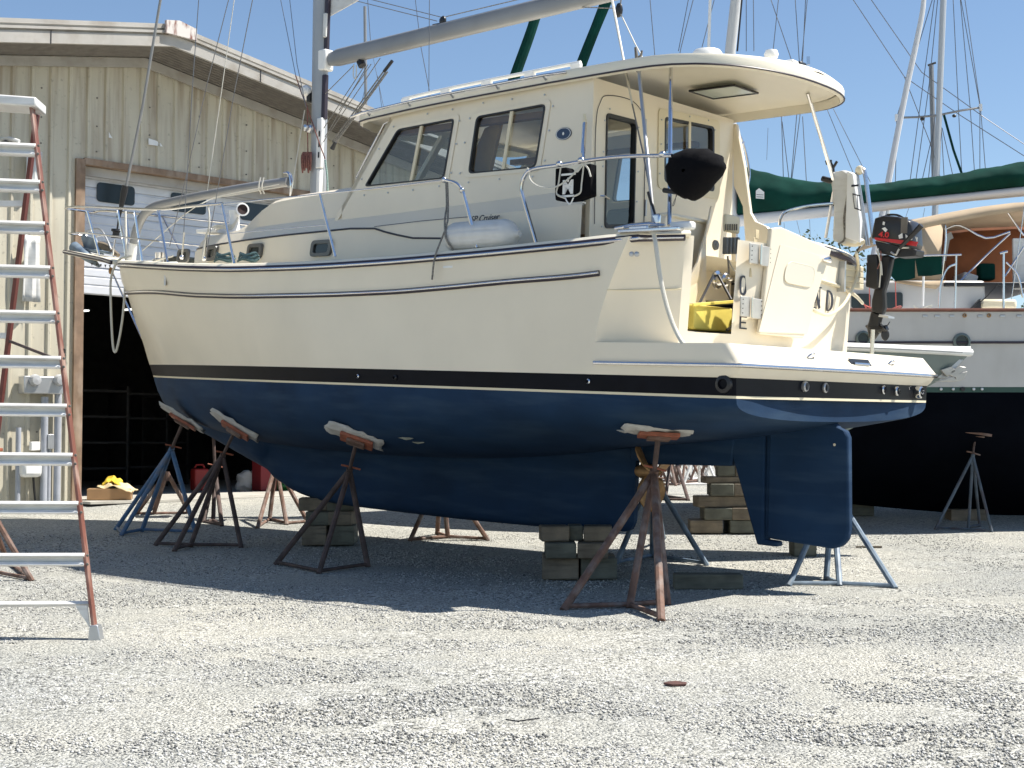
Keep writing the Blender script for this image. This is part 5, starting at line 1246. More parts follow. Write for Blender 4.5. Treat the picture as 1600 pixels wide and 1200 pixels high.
stack(518, 853, 17.5, [(0, .24, [(-.15, 0, .30, .6), (.16, 0, .30, .6)]), (0, .17, [(-.13, 0, .28, .6), (.16, 0, .28, .6)]), (-.02, .16, [(-.19, -.0, .34, .4), (.17, 0, .36, .4)])],
      [['left bottom timber of the front keel stack', 'right bottom timber of the front keel stack'], ['left middle timber of the front keel stack', 'right middle timber of the front keel stack'], ['left top timber under the front of the keel', 'right top timber under the front of the keel']], group='timbers under the keel')
for px, w0 in ((912, .018), (922, .014)):
    a = wd(px, 850, 13.97); MB().box(a + Vector((0, 0, -.1)), (w0, .004, .34)).build('paint_drip', M_('teal_drip', (.04, .25, .24), .5), None) if 0 else None
stack(1132, 842, 18.6, [(-.02, .17, [(-.24, 0, .42, .5), (.26, 0, .44, .5)]), (0, .16, [(-.12, 0, .36, .5), (.25, 0, .36, .5)]), (0, .15, [(0, 0, .78, .4)]), (.02, .16, [(-.08, 0, .3, .5), (.2, 0, .3, .5)]), (.02, .09, [(0, 0, .62, .4)]), (.05, .24, [(-.05, 0, .22, .4), (.16, 0, .22, .4)]), ],
      [['left bottom timber of the tall stack seen past the skeg', 'right bottom timber of the tall stack seen past the skeg'], ['left timber second from the bottom of the tall stack', 'right timber second from the bottom of the tall stack'], ['long yellowish timber in the tall stack', ''], ['left timber above the long one in the tall stack', 'right timber above the long one in the tall stack'], ['thin plank near the top of the tall stack'], ['left topmost timber of the tall stack', 'right topmost timber of the tall stack']], group='timbers in the tall stack')
g = gnd(1108, 921); R = Matrix.Rotation(-.04, 3, 'Z')
solo(MB().box(g + Vector((0, .1, .07)), (.64, .24, .14), ax=(R @ Vector((1, 0, 0)), R @ Vector((0, 1, 0)), Z)), 'timber_block', m_wood2, 'single greenish timber lying on the gravel right of the near stand', 'timber block', g, bevel=.012)
g = gnd(1349, 806); solo(MB().box(g + Vector((0, .15, .09)), (.32, .3, .18)), 'timber_block', m_wood2, 'low dark timber under the left end of the white ketch', 'timber block', g, bevel=.012)
g = gnd(1518, 815); solo(MB().box(g + Vector((0, .25, .08)), (.5, .3, .16)), 'timber_block', m_wood, 'dark timber behind the feet of the ketch stand', 'timber block', g, bevel=.012)
g = gnd(1358, 856); solo(MB().box(g + Vector((0, 0, .012)), (.30, .05, .02)), 'wood_scrap', m_wood, 'thin flat stick on the gravel right of the rudder', 'stick', g)
g = gnd(1055, 1073); solo(MB().panel([g + Vector(v) for v in ((-.07, 0, .012), (-.02, -.035, .008), (.06, -.02, .01), (.07, .02, .012), (.01, .045, .016), (-.04, .03, .015))], [], (0, 0, .012)), 'bark_chip', M_('red_chip', (.09, .04, .032), .8, var=.3, vs=30), 'small dark red chip alone on the open gravel', 'wood chip', g, bevel=.003)
g = gnd(815, 1130); solo(MB().tube([g + Vector((-.08, .02, .015)), g + Vector((-.02, 0, .01)), g + Vector((.09, .03, .02))], .004, 5), 'twig', m_dark, 'thin dark twig on the gravel in the foreground', 'twig', g)

# ------------------------------------------------------------------ step ladder at the left edge
def ladder():
    DF = gnd(150, 1000); D0 = DF.y
    ftop = wd(50, 166, D0 + .62); foot = Vector((DF.x, DF.y, DF.z))
    across_b = Vector((-.80, -.05, .0)); across_t = Vector((-.36, -.02, .015))
    t = thing('step_ladder', 'tall orange fibreglass step ladder with aluminium treads at the left edge of the yard', 'ladder', foot)
    fl0, fl1 = foot + across_b, ftop + across_t
    ax0 = (ftop - foot).normalized(); sx = Vector((1, .06, 0)).normalized(); n = ax0.cross(sx).normalized(); sx = n.cross(ax0)
    for a, b in ((foot, ftop), (fl0, fl1)):
        m = (a + b) / 2; ax = (b - a).normalized(); nn = ax.cross(Vector((1, 0, 0))).normalized(); s0 = nn.cross(ax)
        rl = MB().box(m, (.022, .085, (b - a).length), ax=(s0, nn, ax)).build('front_rail', m_frame_red, t, bevel=.004)
        MB().box(m + s0 * (-.015 if a is foot else .015) + nn * .038, (.03, .006, (b - a).length), ax=(s0, nn, ax)).build('rail_flange', M_('tan_flange', (.40, .25, .18), .6, var=.15, vs=5), rl)  # tan flange, paler than the dark red rail
        ft = MB(); c = a + ax * .05; ft.panel([c + Vector((-.025, -.05, .06)), c + Vector((.03, -.05, .06)), c + Vector((.055, -.05, -.055)), c + Vector((-.04, -.05, -.055))], [], (0, .10, 0)); ft.build('ladder_foot', m_alum, rl, bevel=.006)
    # treads: a C-shaped channel each, lips tilted to catch the sun
    ys = [242, 300, 370, 441, 513, 584, 658, 733, 806, 883]
    ys = [241, 301, 369, 440, 512, 583, 657, 732, 805, 882]
    for y in ys:
        q = (1000 - y) / (1000 - 166); a = foot.lerp(ftop, q); b = fl0.lerp(fl1, q); c = (a + b) / 2; L_ = (a - b).length - .01; u = (a - b).normalized()
        v = Vector((0, 0, 1)); wv = u.cross(v).normalized(); v = wv.cross(u) if wv.cross(u).z > 0 else -wv.cross(u)
        M = MB(); 
        wf_ = wv if wv.y < 0 else -wv; Rm = Matrix.Rotation(math.radians(38), 3, u)
        if (Rm @ wf_).z < 0: Rm = Matrix.Rotation(-math.radians(38), 3, u)
        va = Rm @ wf_; vb = u.cross(va)
        for dz in (.034, -.030): M.box(c + v * dz + wf_ * .036, (L_, .022, .026), ax=(u, va, vb)); M.box(c + v * (dz - .006) - wf_ * .01, (L_, .085, .008), ax=(u, wv, v))
        M.box(c + wf_ * .008, (L_, .006, .05), ax=(u, wv, v))
        tr = M.build('tread', m_tread, t, bevel=.002)
        for dz in (.032, -.03): MB().lathe(a + v * dz + u * .022 + Vector((0, -.048, 0)), (0, -1, 0), [(0, .008), (.009, .006), (.011, 0)], 8).build('tread_rivet', m_soffit, tr)
    q0 = (1000 - 947) / 834; a = foot.lerp(ftop, q0); b = fl0.lerp(fl1, q0)
    bz = MB().tube([a, b], .02, 4).build('lower_brace', m_tread, t)
    MB().panel([a + Vector((-.02, -.03, -.01)), a + Vector((-.11, -.03, -.01)), a + Vector((.0, -.03, -.17))], [], (0, .006, 0)).build('gusset', m_tread, bz)
    # top cap
    c = (ftop + fl1) / 2 + Vector((.01, .06, .02)); MB().box(c, (.44, .30, .075), ax=(Vector((.995, .06, -.06)).normalized(), Vector((-.06, .995, 0)).normalized(), Z)).build('top_cap', m_tread, t, bevel=.012)
    # rear section
    rt = ftop + Vector((-.03, .20, -.02)); rf = wd(-30, 1e-3, 1); 
    mid = wd(5, 600, D0 + 1.35); dirr = (mid - rt).normalized(); k = (gz(D0 + 2.0) - rt.z) / dirr.z; rft = rt + dirr * k
    for off in (Vector((0, 0, 0)), None):
        a = rt if off is not None else rt + Vector((-.34, 0, 0)); b = rft if off is not None else rft + Vector((-.55, 0, 0))
        ax = (b - a).normalized(); nn = ax.cross(Vector((1, 0, 0))).normalized(); s0 = nn.cross(ax)
        MB().box((a + b) / 2, (.03, .07, (b - a).length), ax=(s0, nn, ax)).build('rear_rail', M_('rear_rail_red', (.13, .035, .028), .5, var=.1), t, bevel=.004)
    for q in (.17, .30, .43, .56, .69, .82):
        a = rt.lerp(rft, q); b = (rt + Vector((-.34, 0, 0))).lerp(rft + Vector((-.55, 0, 0)), q)
        MB().box((a + b) / 2, ((a - b).length, .05, .045)).build('rear_brace', m_tread, t)
    for y in (400, 603): 
        q = (1000 - y) / 834; a = foot.lerp(ftop, q); 
    a = foot.lerp(ftop, .505); b = rt.lerp(rft, .44)
    MB().tube([a + Vector((-.03, .04, 0)), b], .012, 6).build('spreader', m_rustd, t)
    MB().box(a + Vector((-.02, .05, .03)), (.04, .04, .12)).build('spreader_bracket', m_dark, t)
ladder()

# ------------------------------------------------------------------ things on and against the main boat (each a thing of its own)
def fender():
    c0, c1 = rp(697, 366), rp(808, 363)
    a = ly(697, 372, -1.76); b = ly(808, 365, -1.76); ax = (b - a).normalized()
    t = thing('fender', 'long white ribbed vinyl fender lying along the deck edge', 'fender', (a + b) / 2, boat=True)
    L_ = (b - a).length; R0 = .145; n = 24
    prof = [(0, -.03), (.03, -.03), (.035, 0), (.085, .03), (.125, .08), (R0, .14)]
    prof = prof + [(R0, L_ / 2)] + [(r, L_ - h) for r, h in prof[::-1]]
    rows = []; tt = ax.copy(); u = tt.orthogonal().normalized(); v = tt.cross(u)
    for r, h in prof:
        rows.append([a + ax * h + (u * math.cos(2*PI*k/72) + v * math.sin(2*PI*k/72)) * (r - (.006 if k % 6 == 0 and r > .12 else 0)) for k in range(72)])
    MB().grid(rows, close_v=True).build('fender_body', m_wvinyl, t, angle=60)
    MB().tube([ly(697, 283, -1.72), ly(698, 320, -1.78), ly(695, 345, -1.86), ly(697, 372, -1.92), ly(708, 391, -1.86)], .010, 6, sm=5).build('fender_line', m_roped, t)
    MB().tube([ly(699, 285, -1.74), ly(700, 330, -1.80), ly(697, 355, -1.88), ly(680, 400, -1.98), ly(675, 437, -1.98)], .010, 6, sm=5).build('fender_line', m_roped, t)
fender()
def tote():
    pts = [(862, 262), (880, 260), (886, 268), (897, 268), (906, 256), (917, 254), (917, 304), (906, 308), (896, 312), (874, 314), (862, 312), (861, 300)]
    P = [rp(*p) for p in pts]; c = sum(P, Vector()) / len(P)
    t = thing('life_vest_bag', 'black cloth bag with white straps and a crest hanging from the quarter rail', 'bag', c, boat=True)
    MB().panel([p + Vector((0, .05, 0)) for p in P], [], (0, .10, 0)).build('bag_body', m_fabricb, t, bevel=.02)
    for s in (((873, 255), (869, 285), (866, 302), (880, 309)), ((909, 252), (905, 285), (903, 300), (893, 306))):
        MB().tube([rp(*p) + Vector((0, .035, 0)) for p in s], .009, 4, sm=4).build('strap', m_rope, t)
    MB().tube([rp(*p) + Vector((0, .03, 0)) for p in ((880, 309), (884, 316), (888, 318), (893, 308))], .007, 5, sm=4).build('strap_loop', m_wdecal, t)
    c = rp(883, 288) + Vector((0, .045, 0))
    for z_, w_ in ((.095, .16), (-.10, .15)): MB().box(c + Vector((0, -.003, z_)), (w_, .005, .018)).build('crest_bar', m_wdecal, t)
    text('M', .17, frame(c + Vector((0, -.003, -.025)), (1, 0, 0), (0, 0, 1)), m_wdecal, 'crest_letter', t, bold=.006)
    MB().blob(c + Vector((0, -.004, .045)), (.012, .004, .022), 1, 0, 6, 8).build('crest_mark', m_wdecal, t)
    solo(MB().tube([rp(824, 262), rp(829, 282), rp(845, 292), rp(868, 292), rp(890, 278), rp(908, 258), rp(918, 262), rp(923, 276)], .008, 6, sm=5), 'cord', m_rope, 'thin pale cord looping from the quarter rail past the black bag', 'cord', rp(860, 260), boat=True)
tote()
def grill():
    a = ly(1045, 300, -1.62); c = ly(1086, 274, -1.62)
    t = thing('covered_outboard_motor', 'black cloth cover bundled over a motor on the port post', 'covered motor', c, boat=True)
    out = [(1046, 262), (1052, 246), (1070, 235), (1085, 232), (1108, 233), (1124, 242), (1130, 254), (1129, 264), (1118, 278), (1103, 296), (1090, 308), (1081, 314), (1070, 310), (1055, 302), (1048, 288)]
    P = [ly(x, y, -1.62) for x, y in out]; cc = sum(P, Vector()) / len(P); rows = []
    for i, th in enumerate(np.linspace(-PI/2, PI/2, 13)):
        k = max(.02, math.cos(th)) ** .7; row = []
        Q = [P[j].lerp(P[(j+1) % len(P)], f) for j in range(len(P)) for f in (0, .5)]
        for j, p in enumerate(Q):
            w_ = noise.noise(Vector((j * .55, i * .35, 1))) * .035 + .030 * math.sin(j * 2.3 + i * .5) * (1 if (p.z > cc.z) else .35)
            v = (p - cc); row.append(cc + v * (k + w_ * (1 if 0 < i < 12 else 0)) + Vector((0, .19 * math.sin(th), 0)))
        rows.append(row)
    MB().grid(rows, close_v=True).build('cover', m_fabricb, t, angle=60)
    MB().tube([ly(1037, 297, -1.62), ly(1056, 300, -1.62)], .022, 8).build('clamp', m_dark, t)
    MB().tube([ly(1060, 300, -1.62), ly(1053, 315, -1.62), ly(1051, 322, -1.62), ly(1054, 318, -1.62), ly(1057, 302, -1.62)], .003, 4, sm=3).build('drawcord', m_rubber, t)
grill()
def bucket():
    IX2 = 10.40
    q = [lx(x, y, IX2) for x, y in ((1086, 477), (1145, 474), (1144, 517), (1085, 516))]
    t = thing('canvas_bucket', 'yellow canvas bag hung by a black strap inside the stern gate', 'bag', q[3], boat=True)
    a, b, c_, d = q; back = Vector((-.22, 0, .02)); rows = [[a, b, b + back, a + back, a], [d, c_, c_ + back * .8, d + back * .8, d]]
    m_y = M_('yellow_canvas', (.74, .61, .13), .6, var=.07, vs=5, bump=.3, bs=14)
    k = MB().box((a + b + c_ + d) / 4 + Vector((-.10, 0, -.01)), (.20, (b - a).length, (a - d).length)); k.build('bag_body', m_y, t, bevel=.015)
    MB().panel([a + Vector((.01, -.06, .015)), b + Vector((.01, 0, .03)), b + Vector((.01, 0, .0)), a + Vector((.01, -.06, -.012))], [], (.012, 0, 0)).build('rolled_rim', m_y, t, bevel=.004)
    MB().tube([a + Vector((.0, .06, .01)), lx(1114, 432, 10.2), lx(1122, 430, 10.2), b + Vector((0, -.03, .03))], .013, 5).build('strap', m_dark, t)
    MB().tube([c_ + Vector((.02, -.12, -.0)), c_ + Vector((.03, -.04, .05)), c_ + Vector((.02, -.02, .12))], .015, 6, sm=4).build('hose_end', m_roped, t)
bucket()
solo(MB().tube([rp(985, 358), rp(1010, 357), rp(1020, 362), ly(1025, 385, -1.93), ly(1031, 430, -1.93), ly(1041, 475, -1.9), ly(1055, 515, -1.87), ly(1072, 541, -1.85), ly(1090, 540, -1.5)], .019, 8, sm=6), 'hose', m_rope, 'pale grey line draped over the port rail down to the swim platform', 'rope', rp(1015, 360), boat=True)
solo(MB().tube([ly(196, 330, -.36), ly(197, 400, -.40), ly(195, 455, -.42), ly(191, 500, -.44), ly(185, 535, -.46), ly(180, 550, -.46), ly(176, 535, -.46), ly(173, 470, -.44), ly(174, 432, -.42), ly(186, 406, -.42), ly(205, 400, -.42)], .016, 8, sm=6), 'bow_line', m_rope, 'pale rope hanging in a long loop below the bow', 'rope', ly(190, 420, -.4), boat=True)
solo(MB().tube([rp(218, 409), ly(240, 408, -.4), rp(270, 400)], .012, 6), 'deck_rope', m_rope, 'white line along the foredeck edge', 'rope', rp(230, 405), boat=True)
solo(MB().tube([ly(257, 325, -.8), ly(263, 300, -.8), ly(262, 318, -.8)], .012, 6), 'lashing', m_roped, 'small dark lashing on the pulpit rail', 'rope', ly(257, 320, -.8), boat=True) if 0 else None
solo(MB().tube([rp(325, 322), rp(327, 340), rp(326, 358), rp(321, 372), rp(316, 405)], .012, 6, sm=5), 'hanging_line', m_rope, 'white twisted line hanging from the lifeline near the bow', 'rope', rp(325, 322), boat=True)

# raft canister, davit and fork rest at the starboard quarter
SY = 1.62
def raft():
    P = [ly(x, y, SY) for x, y in ((1303, 272), (1327, 267), (1335, 272), (1346, 345), (1345, 382), (1318, 382), (1307, 376), (1309, 330))]
    c = sum(P, Vector()) / len(P)
    t = thing('life_raft_pack', 'white rectangular soft pack with a printed square standing on the starboard quarter rail', 'raft pack', P[5], boat=True)
    MB().panel([p + Vector((0, -.10, 0)) for p in P], [], (0, .2, 0)).build('pack_body', m_wvinyl, t, bevel=.025)
    fr_ = [ly(x, y, SY - .11) for x, y in ((1327, 268), (1336, 272), (1347, 345), (1346, 380), (1324, 372))]
    MB().panel([p + Vector((0, -.0, 0)) for p in fr_], [], (0, -.05, 0)).build('printed_flap', m_white, t, bevel=.01)
    q = [ly(x, y, SY - .165) for x, y in ((1332, 302), (1344, 305), (1346, 330), (1335, 326))]; mid = sum(q, Vector()) / 4
    MB().panel(q, [[mid + (p - mid) * .84 for p in q]], (0, -.003, 0)).build('printed_square', m_decal, t, smooth=False)
    MB().tube([ly(1339.5, 304, SY - .166), ly(1341, 328, SY - .166)], .004, 4).build('printed_line', m_decal, t)
    MB().box(ly(1336, 290, SY - .165), (.08, .004, .02)).build('printed_word', m_decal, t)
    MB().tube([ly(x, y, SY - .12) for x, y in ((1326, 268), (1325, 300), (1319, 340), (1320, 372), (1310, 382))], .012, 5, sm=4).build('seam_piping', m_roped, t)
    MB().blob(ly(1333, 378, SY), (.13, .10, .05), 2, .05).build('pack_base', m_tail, t)
raft()
dv = [ly(1340, 266, SY + .1), ly(1347, 264, SY + .1), ly(1352, 275, SY + .1), ly(1358, 320, SY + .1), ly(1366, 382, SY + .1)]
t = thing('davit', 'curved stainless lifting arm with falls beside the white pack', 'davit', dv[-1], boat=True)
MB().tube(dv, .024, 8, sm=5).build('arm', m_steel, t)
for dx in (-4, -8): MB().tube([ly(1344 + dx, 270, SY + .1), ly(1362 + dx, 384, SY + .1)], .012, 6).build('fall_line', m_alum, t)
MB().blob(ly(1343, 266, SY + .1), (.05, .03, .05), 1, 0, 8, 10).build('sheave', m_tail, t)
t = thing('rod_rest', 'black forked rod rest clamped to the starboard post', 'rod holder', ly(1300, 285, 1.55), boat=True)
MB().tube([ly(1285, 279, 1.55), ly(1303, 284, 1.55)], .03, 8).build('clamp', m_dark, t)
for P in (((1303, 284), (1302, 262), (1298, 254), (1298, 250)), ((1302, 262), (1308, 252)), ((1300, 256), (1292, 256), (1291, 251))): MB().tube([ly(x, y, 1.55) for x, y in P], .014, 6).build('fork', m_dark, t)

def outboard():
    Y = 1.50
    def q(px, py, y=Y): return ly(px, py, y)
    t = thing('outboard_motor', 'small black outboard motor with a red band clamped beside the slatted stern board', 'outboard motor', q(1372, 520), boat=True)
    # cowl
    out = [(1374, 342), (1388, 338), (1412, 340), (1430, 347), (1434, 356), (1436, 384), (1432, 392), (1380, 378), (1368, 374), (1371, 356)]
    P = [q(*p) for p in out]; dv_ = Vector((.0, .0, 0))
    rows = []
    for th, k in ((-1, .80), (-.93, .95), (-.6, 1), (.6, 1), (.93, .95), (1, .80)):
        c = sum(P, Vector()) / len(P); rows.append([c + (p - c) * k + Vector((0, .13 * th, 0)) for p in P])
    cw = MB().grid(rows, close_v=True); cw.add(rows[0], [tuple(range(len(P)))]); cw.add(rows[-1], [tuple(range(len(P)))])
    m_cw = M_('cowl_black', (.018, .018, .02), .35, coat=.2)
    cwl = cw.build('cowl', m_cw, t, angle=40, bevel=.01)
    rb = [q(*p, Y - .135) for p in ((1367, 371), (1368, 375), (1432, 385), (1435, 378))]
    MB().panel(rb, [], (0, -.008, 0)).build('red_band', M_('red_stripe', (.50, .025, .03), .4), cwl, smooth=False)
    for s in (((1378, 357), (1384, 363), (1387, 359), (1383, 355)), ((1404, 368), (1410, 364), (1411, 372), (1405, 373)), ((1415, 366), (1421, 371), (1427, 366), (1425, 375), (1416, 376)), ((1380, 346), (1383, 347), (1382, 352), (1379, 351)), ((1430, 370), (1434, 371), (1433, 378))):
        MB().panel([q(*p, Y - .135) for p in s], [], (0, -.004, 0)).build('white_decal', m_wdecal, cwl, smooth=False)
    text('4.0', .075, frame(q(1381, 367, Y - .138), (1, 0, -.12), (.05, 0, 1)), M_('red_print', (.6, .03, .03), .4), 'cowl_number', cwl, bold=.002, xs=1.2)
    MB().box(q(1413, 352, Y - .13), (.07, .012, .16)).build('carry_strap', m_soffit, cwl, bevel=.004)
    MB().tube([q(1378, 342), q(1387, 336), q(1402, 336), q(1412, 341)], .012, 6, sm=3).build('handle', m_dark, cwl)
    MB().tube([q(1405, 388, Y - .19), q(1415, 378, Y - .19), q(1440, 352, Y - .19)], [.018, .022, .03], 8).build('tiller', m_dark, t)
    lw = MB().panel([q(1366, 376), q(1432, 392), q(1425, 402), q(1398, 400), q(1370, 392)], [], (0, .2, 0)); 
    pan = MB().panel([q(x, y, Y - .1) for x, y in ((1366, 376), (1432, 390), (1430, 400), (1402, 402), (1372, 395))], [], (0, .2, 0)).build('engine_pan', m_dark, t, bevel=.012)
    MB().tube([q(1392, 394, Y - .13), q(1400, 398, Y - .13), q(1406, 388, Y - .13), q(1420, 387, Y - .13)], .010, 6, sm=3).build('shift_link', m_alum, pan)
    leg = MB().panel([q(x, y, Y - .04) for x, y in ((1384, 398), (1394, 402), (1388, 432), (1381, 455), (1382, 480), (1378, 492), (1360, 486), (1361, 470), (1368, 440), (1370, 400))], [], (0, .08, 0)).build('leg', m_dark, t, bevel=.02)
    MB().panel([q(x, y, Y - .12) for x, y in ((1354, 398), (1370, 397), (1372, 450), (1366, 452), (1352, 448))], [], (0, .2, 0)).build('clamp_bracket', m_dark, t, bevel=.012)
    MB().panel([q(x, y, Y - .07) for x, y in ((1374, 491), (1388, 494), (1388, 497), (1372, 495))], [], (0, .14, 0)).build('cavitation_plate', m_alum, leg)
    lo_ = MB().panel([q(x, y, Y - .03) for x, y in ((1360, 486), (1378, 492), (1374, 506), (1372, 520), (1364, 532), (1356, 528), (1353, 510), (1356, 503))], [], (0, .06, 0)).build('gearcase', m_dark, t, bevel=.02)
    MB().tube([q(1353, 509), q(1362, 514), q(1378, 515), q(1386, 512)], [.01, .04, .04, .03], 10).build('torpedo', m_dark, lo_)
    pr_ = MB().lathe(q(1378, 514), (.9, .45, 0), [(0, 0), (.035, 0), (.03, .05), (0, .07)], 10).build('propeller', m_dark, t)
    for a0 in (.6, 2.7, 4.8):
        c = q(1379, 514); rows = []
        for i in range(7):
            r = .02 + .10 * i / 6; w_ = .045 * math.sin(PI * min(1, .2 + i / 6 * .78)) ** .6
            rows.append([c + Vector((.03 + s0 * .6 * w_, r * math.cos(a0) - s0 * w_ * .8 * math.sin(a0), r * math.sin(a0) + s0 * w_ * .8 * math.cos(a0))) for s0 in (-1, -.5, 0, .5, 1)])
        MB().grid(rows).build('blade', m_dark, pr_, solid=.006)
    for k, (a, b, m) in enumerate((((1372, 388), (1374, 449), m_rope), ((1376, 392), (1371, 420), m_roper), ((1369, 390), (1378, 430), m_rope))):
        MB().tube([q(*a, Y - .14), q((a[0] + b[0]) / 2 + 3, (a[1] + b[1]) / 2, Y - .16), q(*b, Y - .14)], .007, 5, sm=4).build('dangling_line', m, t)
outboard()
t = thing('motor_board', 'cream slatted motor mounting board on the transom left of the outboard', 'mounting board', pt(1330, 430), boat=True)
for k in range(4): MB().box(pt(1331, 419 + k * 9, .05), (.06, .42, .062)).build('slat', m_tail, t, bevel=.012)
MB().box(pt(1315, 432, .05), (.08, .03, .30)).build('end_post', m_alum, t)
solo(MB().tube([pt(1338, 395, .2), pt(1341, 415, .12), pt(1336, 440, .10), pt(1322, 470, .10), pt(1308, 485, .10), pt(1293, 492, .12), pt(1276, 487, .14), pt(1268, 482, .1)], .016, 8, sm=5), 'fuel_hose', m_tail, 'pale grey hose looping down the transom beside the lettering', 'hose', pt(1338, 400, .1), boat=True)
solo(MB().tube([pt(1282, 438, .02), pt(1310, 447, .03), pt(1335, 461, .03), pt(1348, 474, .02)], .018, 6, sm=4), 'transom_hose', m_tail, 'short cream hose lying across the transom right of the door', 'hose', pt(1310, 447, .03), boat=True)
solo(MB().tube([ly(1362, 560, 1.4), ly(1364, 515, 1.4)], .022, 8), 'platform_post', m_steel, 'short steel post standing on the platform under the outboard', 'post', ly(1362, 560, 1.4), boat=True)
t = thing('boat_hook', 'grey boat hook standing upright against the backstay at the port quarter', 'boat hook', ly(1022, 350, -1.72), boat=True)
MB().tube([ly(1022, 352, -1.72), ly(1012, 250, -1.6), ly(1002, 150, -1.35), ly(998, 105, -1.25)], .017, 8).build('pole', m_alum, t)
MB().tube([ly(998, 112, -1.25), ly(995, 92, -1.25), ly(993, 74, -1.25)], [.022, .018, .012], 8).build('hook_tip', m_soffit, t); MB().tube([ly(997, 90, -1.25), ly(1002, 86, -1.25), ly(1003, 79, -1.25)], .010, 6).build('hook_side', m_soffit, t)
t = thing('fishing_rod_tube', 'slim steel tube hanging on the pilothouse corner', 'tube', ly(913, 240, -1.35), boat=True)
MB().tube([ly(913, 178, -1.33), ly(914, 192, -1.33)], [.012, .022], 8).build('tip', m_tail, t); MB().tube([ly(914, 192, -1.33), ly(911, 240, -1.4)], .022, 8).build('tube', m_steel, t); MB().tube([ly(911, 226, -1.4), ly(912, 249, -1.45)], .014, 6).build('shackle', m_steel, t)

# ------------------------------------------------------------------ white ketch behind, on the right
def ketch():
    DC = 20.3; KX = lambda px, D=DC: (px - 800) / F * D
    t = thing('white_ketch', 'large white ketch with dark bottom paint and tan cockpit canvas propped behind the cream boat', 'sailboat', Vector((6.0, DC, -.95)))
    xb, xs_ = KX(690), KX(1790)
    shz = spline([xb, KX(900), KX(1300), KX(1540), KX(1600), KX(1790)], [2.45, 2.0, 1.757, 1.757, 1.90, 2.05])
    kez = spline([KX(800), KX(1000), KX(1120), KX(1180), KX(1330), KX(1600), KX(1700), KX(1760), xs_], [1.0, .05, -.29, -.55, -.84, -1.0, -1.0, -.4, .7])
    def hb(x): 
        q = (x - xb) / (xs_ - xb); return 1.85 * (1 - max(0, 1 - q / .5) ** 2.2) * (1 - .32 * max(0, (q - .75) / .25) ** 2)
    X = list(np.linspace(xb + .02, xs_, 46))
    def row(x, zs_): return [Vector((x, DC + s * hb(x) * k, z)) for s, k, z in zs_]
    def bandm(f0, f1, name, m, k0, k1, n=6):
        for s in (-1, 1):
            rows = []
            for x in X: rows.append([Vector((x, DC + s * hb(x) * (k0 + (k1 - k0) * i / n), f0(x) + (f1(x) - f0(x)) * i / n)) for i in range(n + 1)])
            o = MB().grid(rows).build(name, m, t)
        return o
    wl = lambda x: max(.76, kez(x) + .05); wl2 = lambda x: max(.69, kez(x))
    bandm(wl, shz, 'topsides', m_hull2, .93, 1.0); bandm(wl2, wl, 'green_boot_stripe', M_('green_stripe', (.01, .06, .05), .4), .925, .93, 1)
    rows = []
    for x in X:
        r = []; h = hb(x) * .925; z0 = wl2(x); kz_ = kez(x)
        for i in range(-12, 13):
            a = abs(i) / 12; y = h * (1 - (1 - a) ** 2.2) ** .9 if a < 1 else h; z = z0 - (z0 - kz_) * (1 - a) ** 1.5
            r.append(Vector((x, DC + math.copysign(max(y, .10 * min(1, h) if i else 0), i), z)))
        rows.append(r)
    MB().grid(rows).build('bottom', m_anti, t)
    MB().grid([[Vector((x, DC - hb(x) * .99, shz(x) - .06)), Vector((x, DC, shz(x) + .02)), Vector((x, DC + hb(x) * .99, shz(x) - .06))] for x in X]).build('deck', m_white, t)
    # transom
    x = X[-1]; MB().add([Vector((x, DC + s * hb(x) * k, z)) for s, k, z in ((-1, .93, .76), (-1, 1, shz(x)), (1, 1, shz(x)), (1, .93, .76), (0, 0, kez(x)))], [(0, 1, 2, 3, 4)]).build('transom', m_hull2, t)
    for s in (-1, 1):
        P = [Vector((x, DC + s * (hb(x) + .01), shz(x))) for x in X]; r = MB().tube(P, .024, 7).build('teak_toe_rail', m_varn, t)
        P = [Vector((x, DC + s * (hb(x) * .975 + .01), shz(x) - .42)) for x in X if KX(1345) < x + 9 and shz(x) < 1.93]; MB().tube(P, .017, 6).build('rub_strake', m_rubber, t)
    def nr(px, py, off=0):     # point on the near side of the hull
        D = 18.5
        for _ in range(10):
            p = wd(px, py, D); k = .93 + .07 * min(1, max(0, (p.z - .76) / max(.1, shz(p.x) - .76))); D = DC - hb(p.x) * k
        return wd(px, py, D - off)
    for k, (px, py, r) in enumerate(((1502, 534, .115), (1348, 529, .10))):
        c = nr(px, py); g = MB().lathe(c, (0, -1, 0), [(r, -.02), (r, .03), (r * .75, .045), (r * .68, .03), (r * .66, 0)], 22).build('porthole', M_('worn_bronze_ring', (.16, .20, .19), .5, metal=.3), t); MB().lathe(c, (0, -1, 0), [(0, .012), (r * .68, .012)], 18).build('port_glass', m_portglass, g)
    for px in (1445, 1464, 1487, 1531, 1566, 1592): MB().box(nr(px, 494), (.07, .03, .035)).build('hull_plate', m_alum, t, bevel=.008)
    for px in (1507, 1545): MB().lathe(nr(px, 493), (0, -1, 0), [(.028, 0), (.028, .015), (.015, .02), (.012, 0)], 12).build('drain', m_bronze, t)
    for px in (1470, 1489, 1504, 1521, 1534): MB().lathe(nr(px, 608), (0, -1, 0), [(.03 if px == 1504 else .018, 0), (.03 if px == 1504 else .018, .02), (0, .022)], 12).build('through_hull', m_dark if px == 1504 else m_alum, t)
    # deckhouse
    def bx(px0, px1, y0, y1, d0, d1): 
        a, b = wd(px0, y1, d0), wd(px1, y0, d0); return Vector(((a.x + b.x) / 2, (d0 + d1) / 2, (a.z + b.z) / 2)), (b.x - a.x, d1 - d0, b.z - a.z)
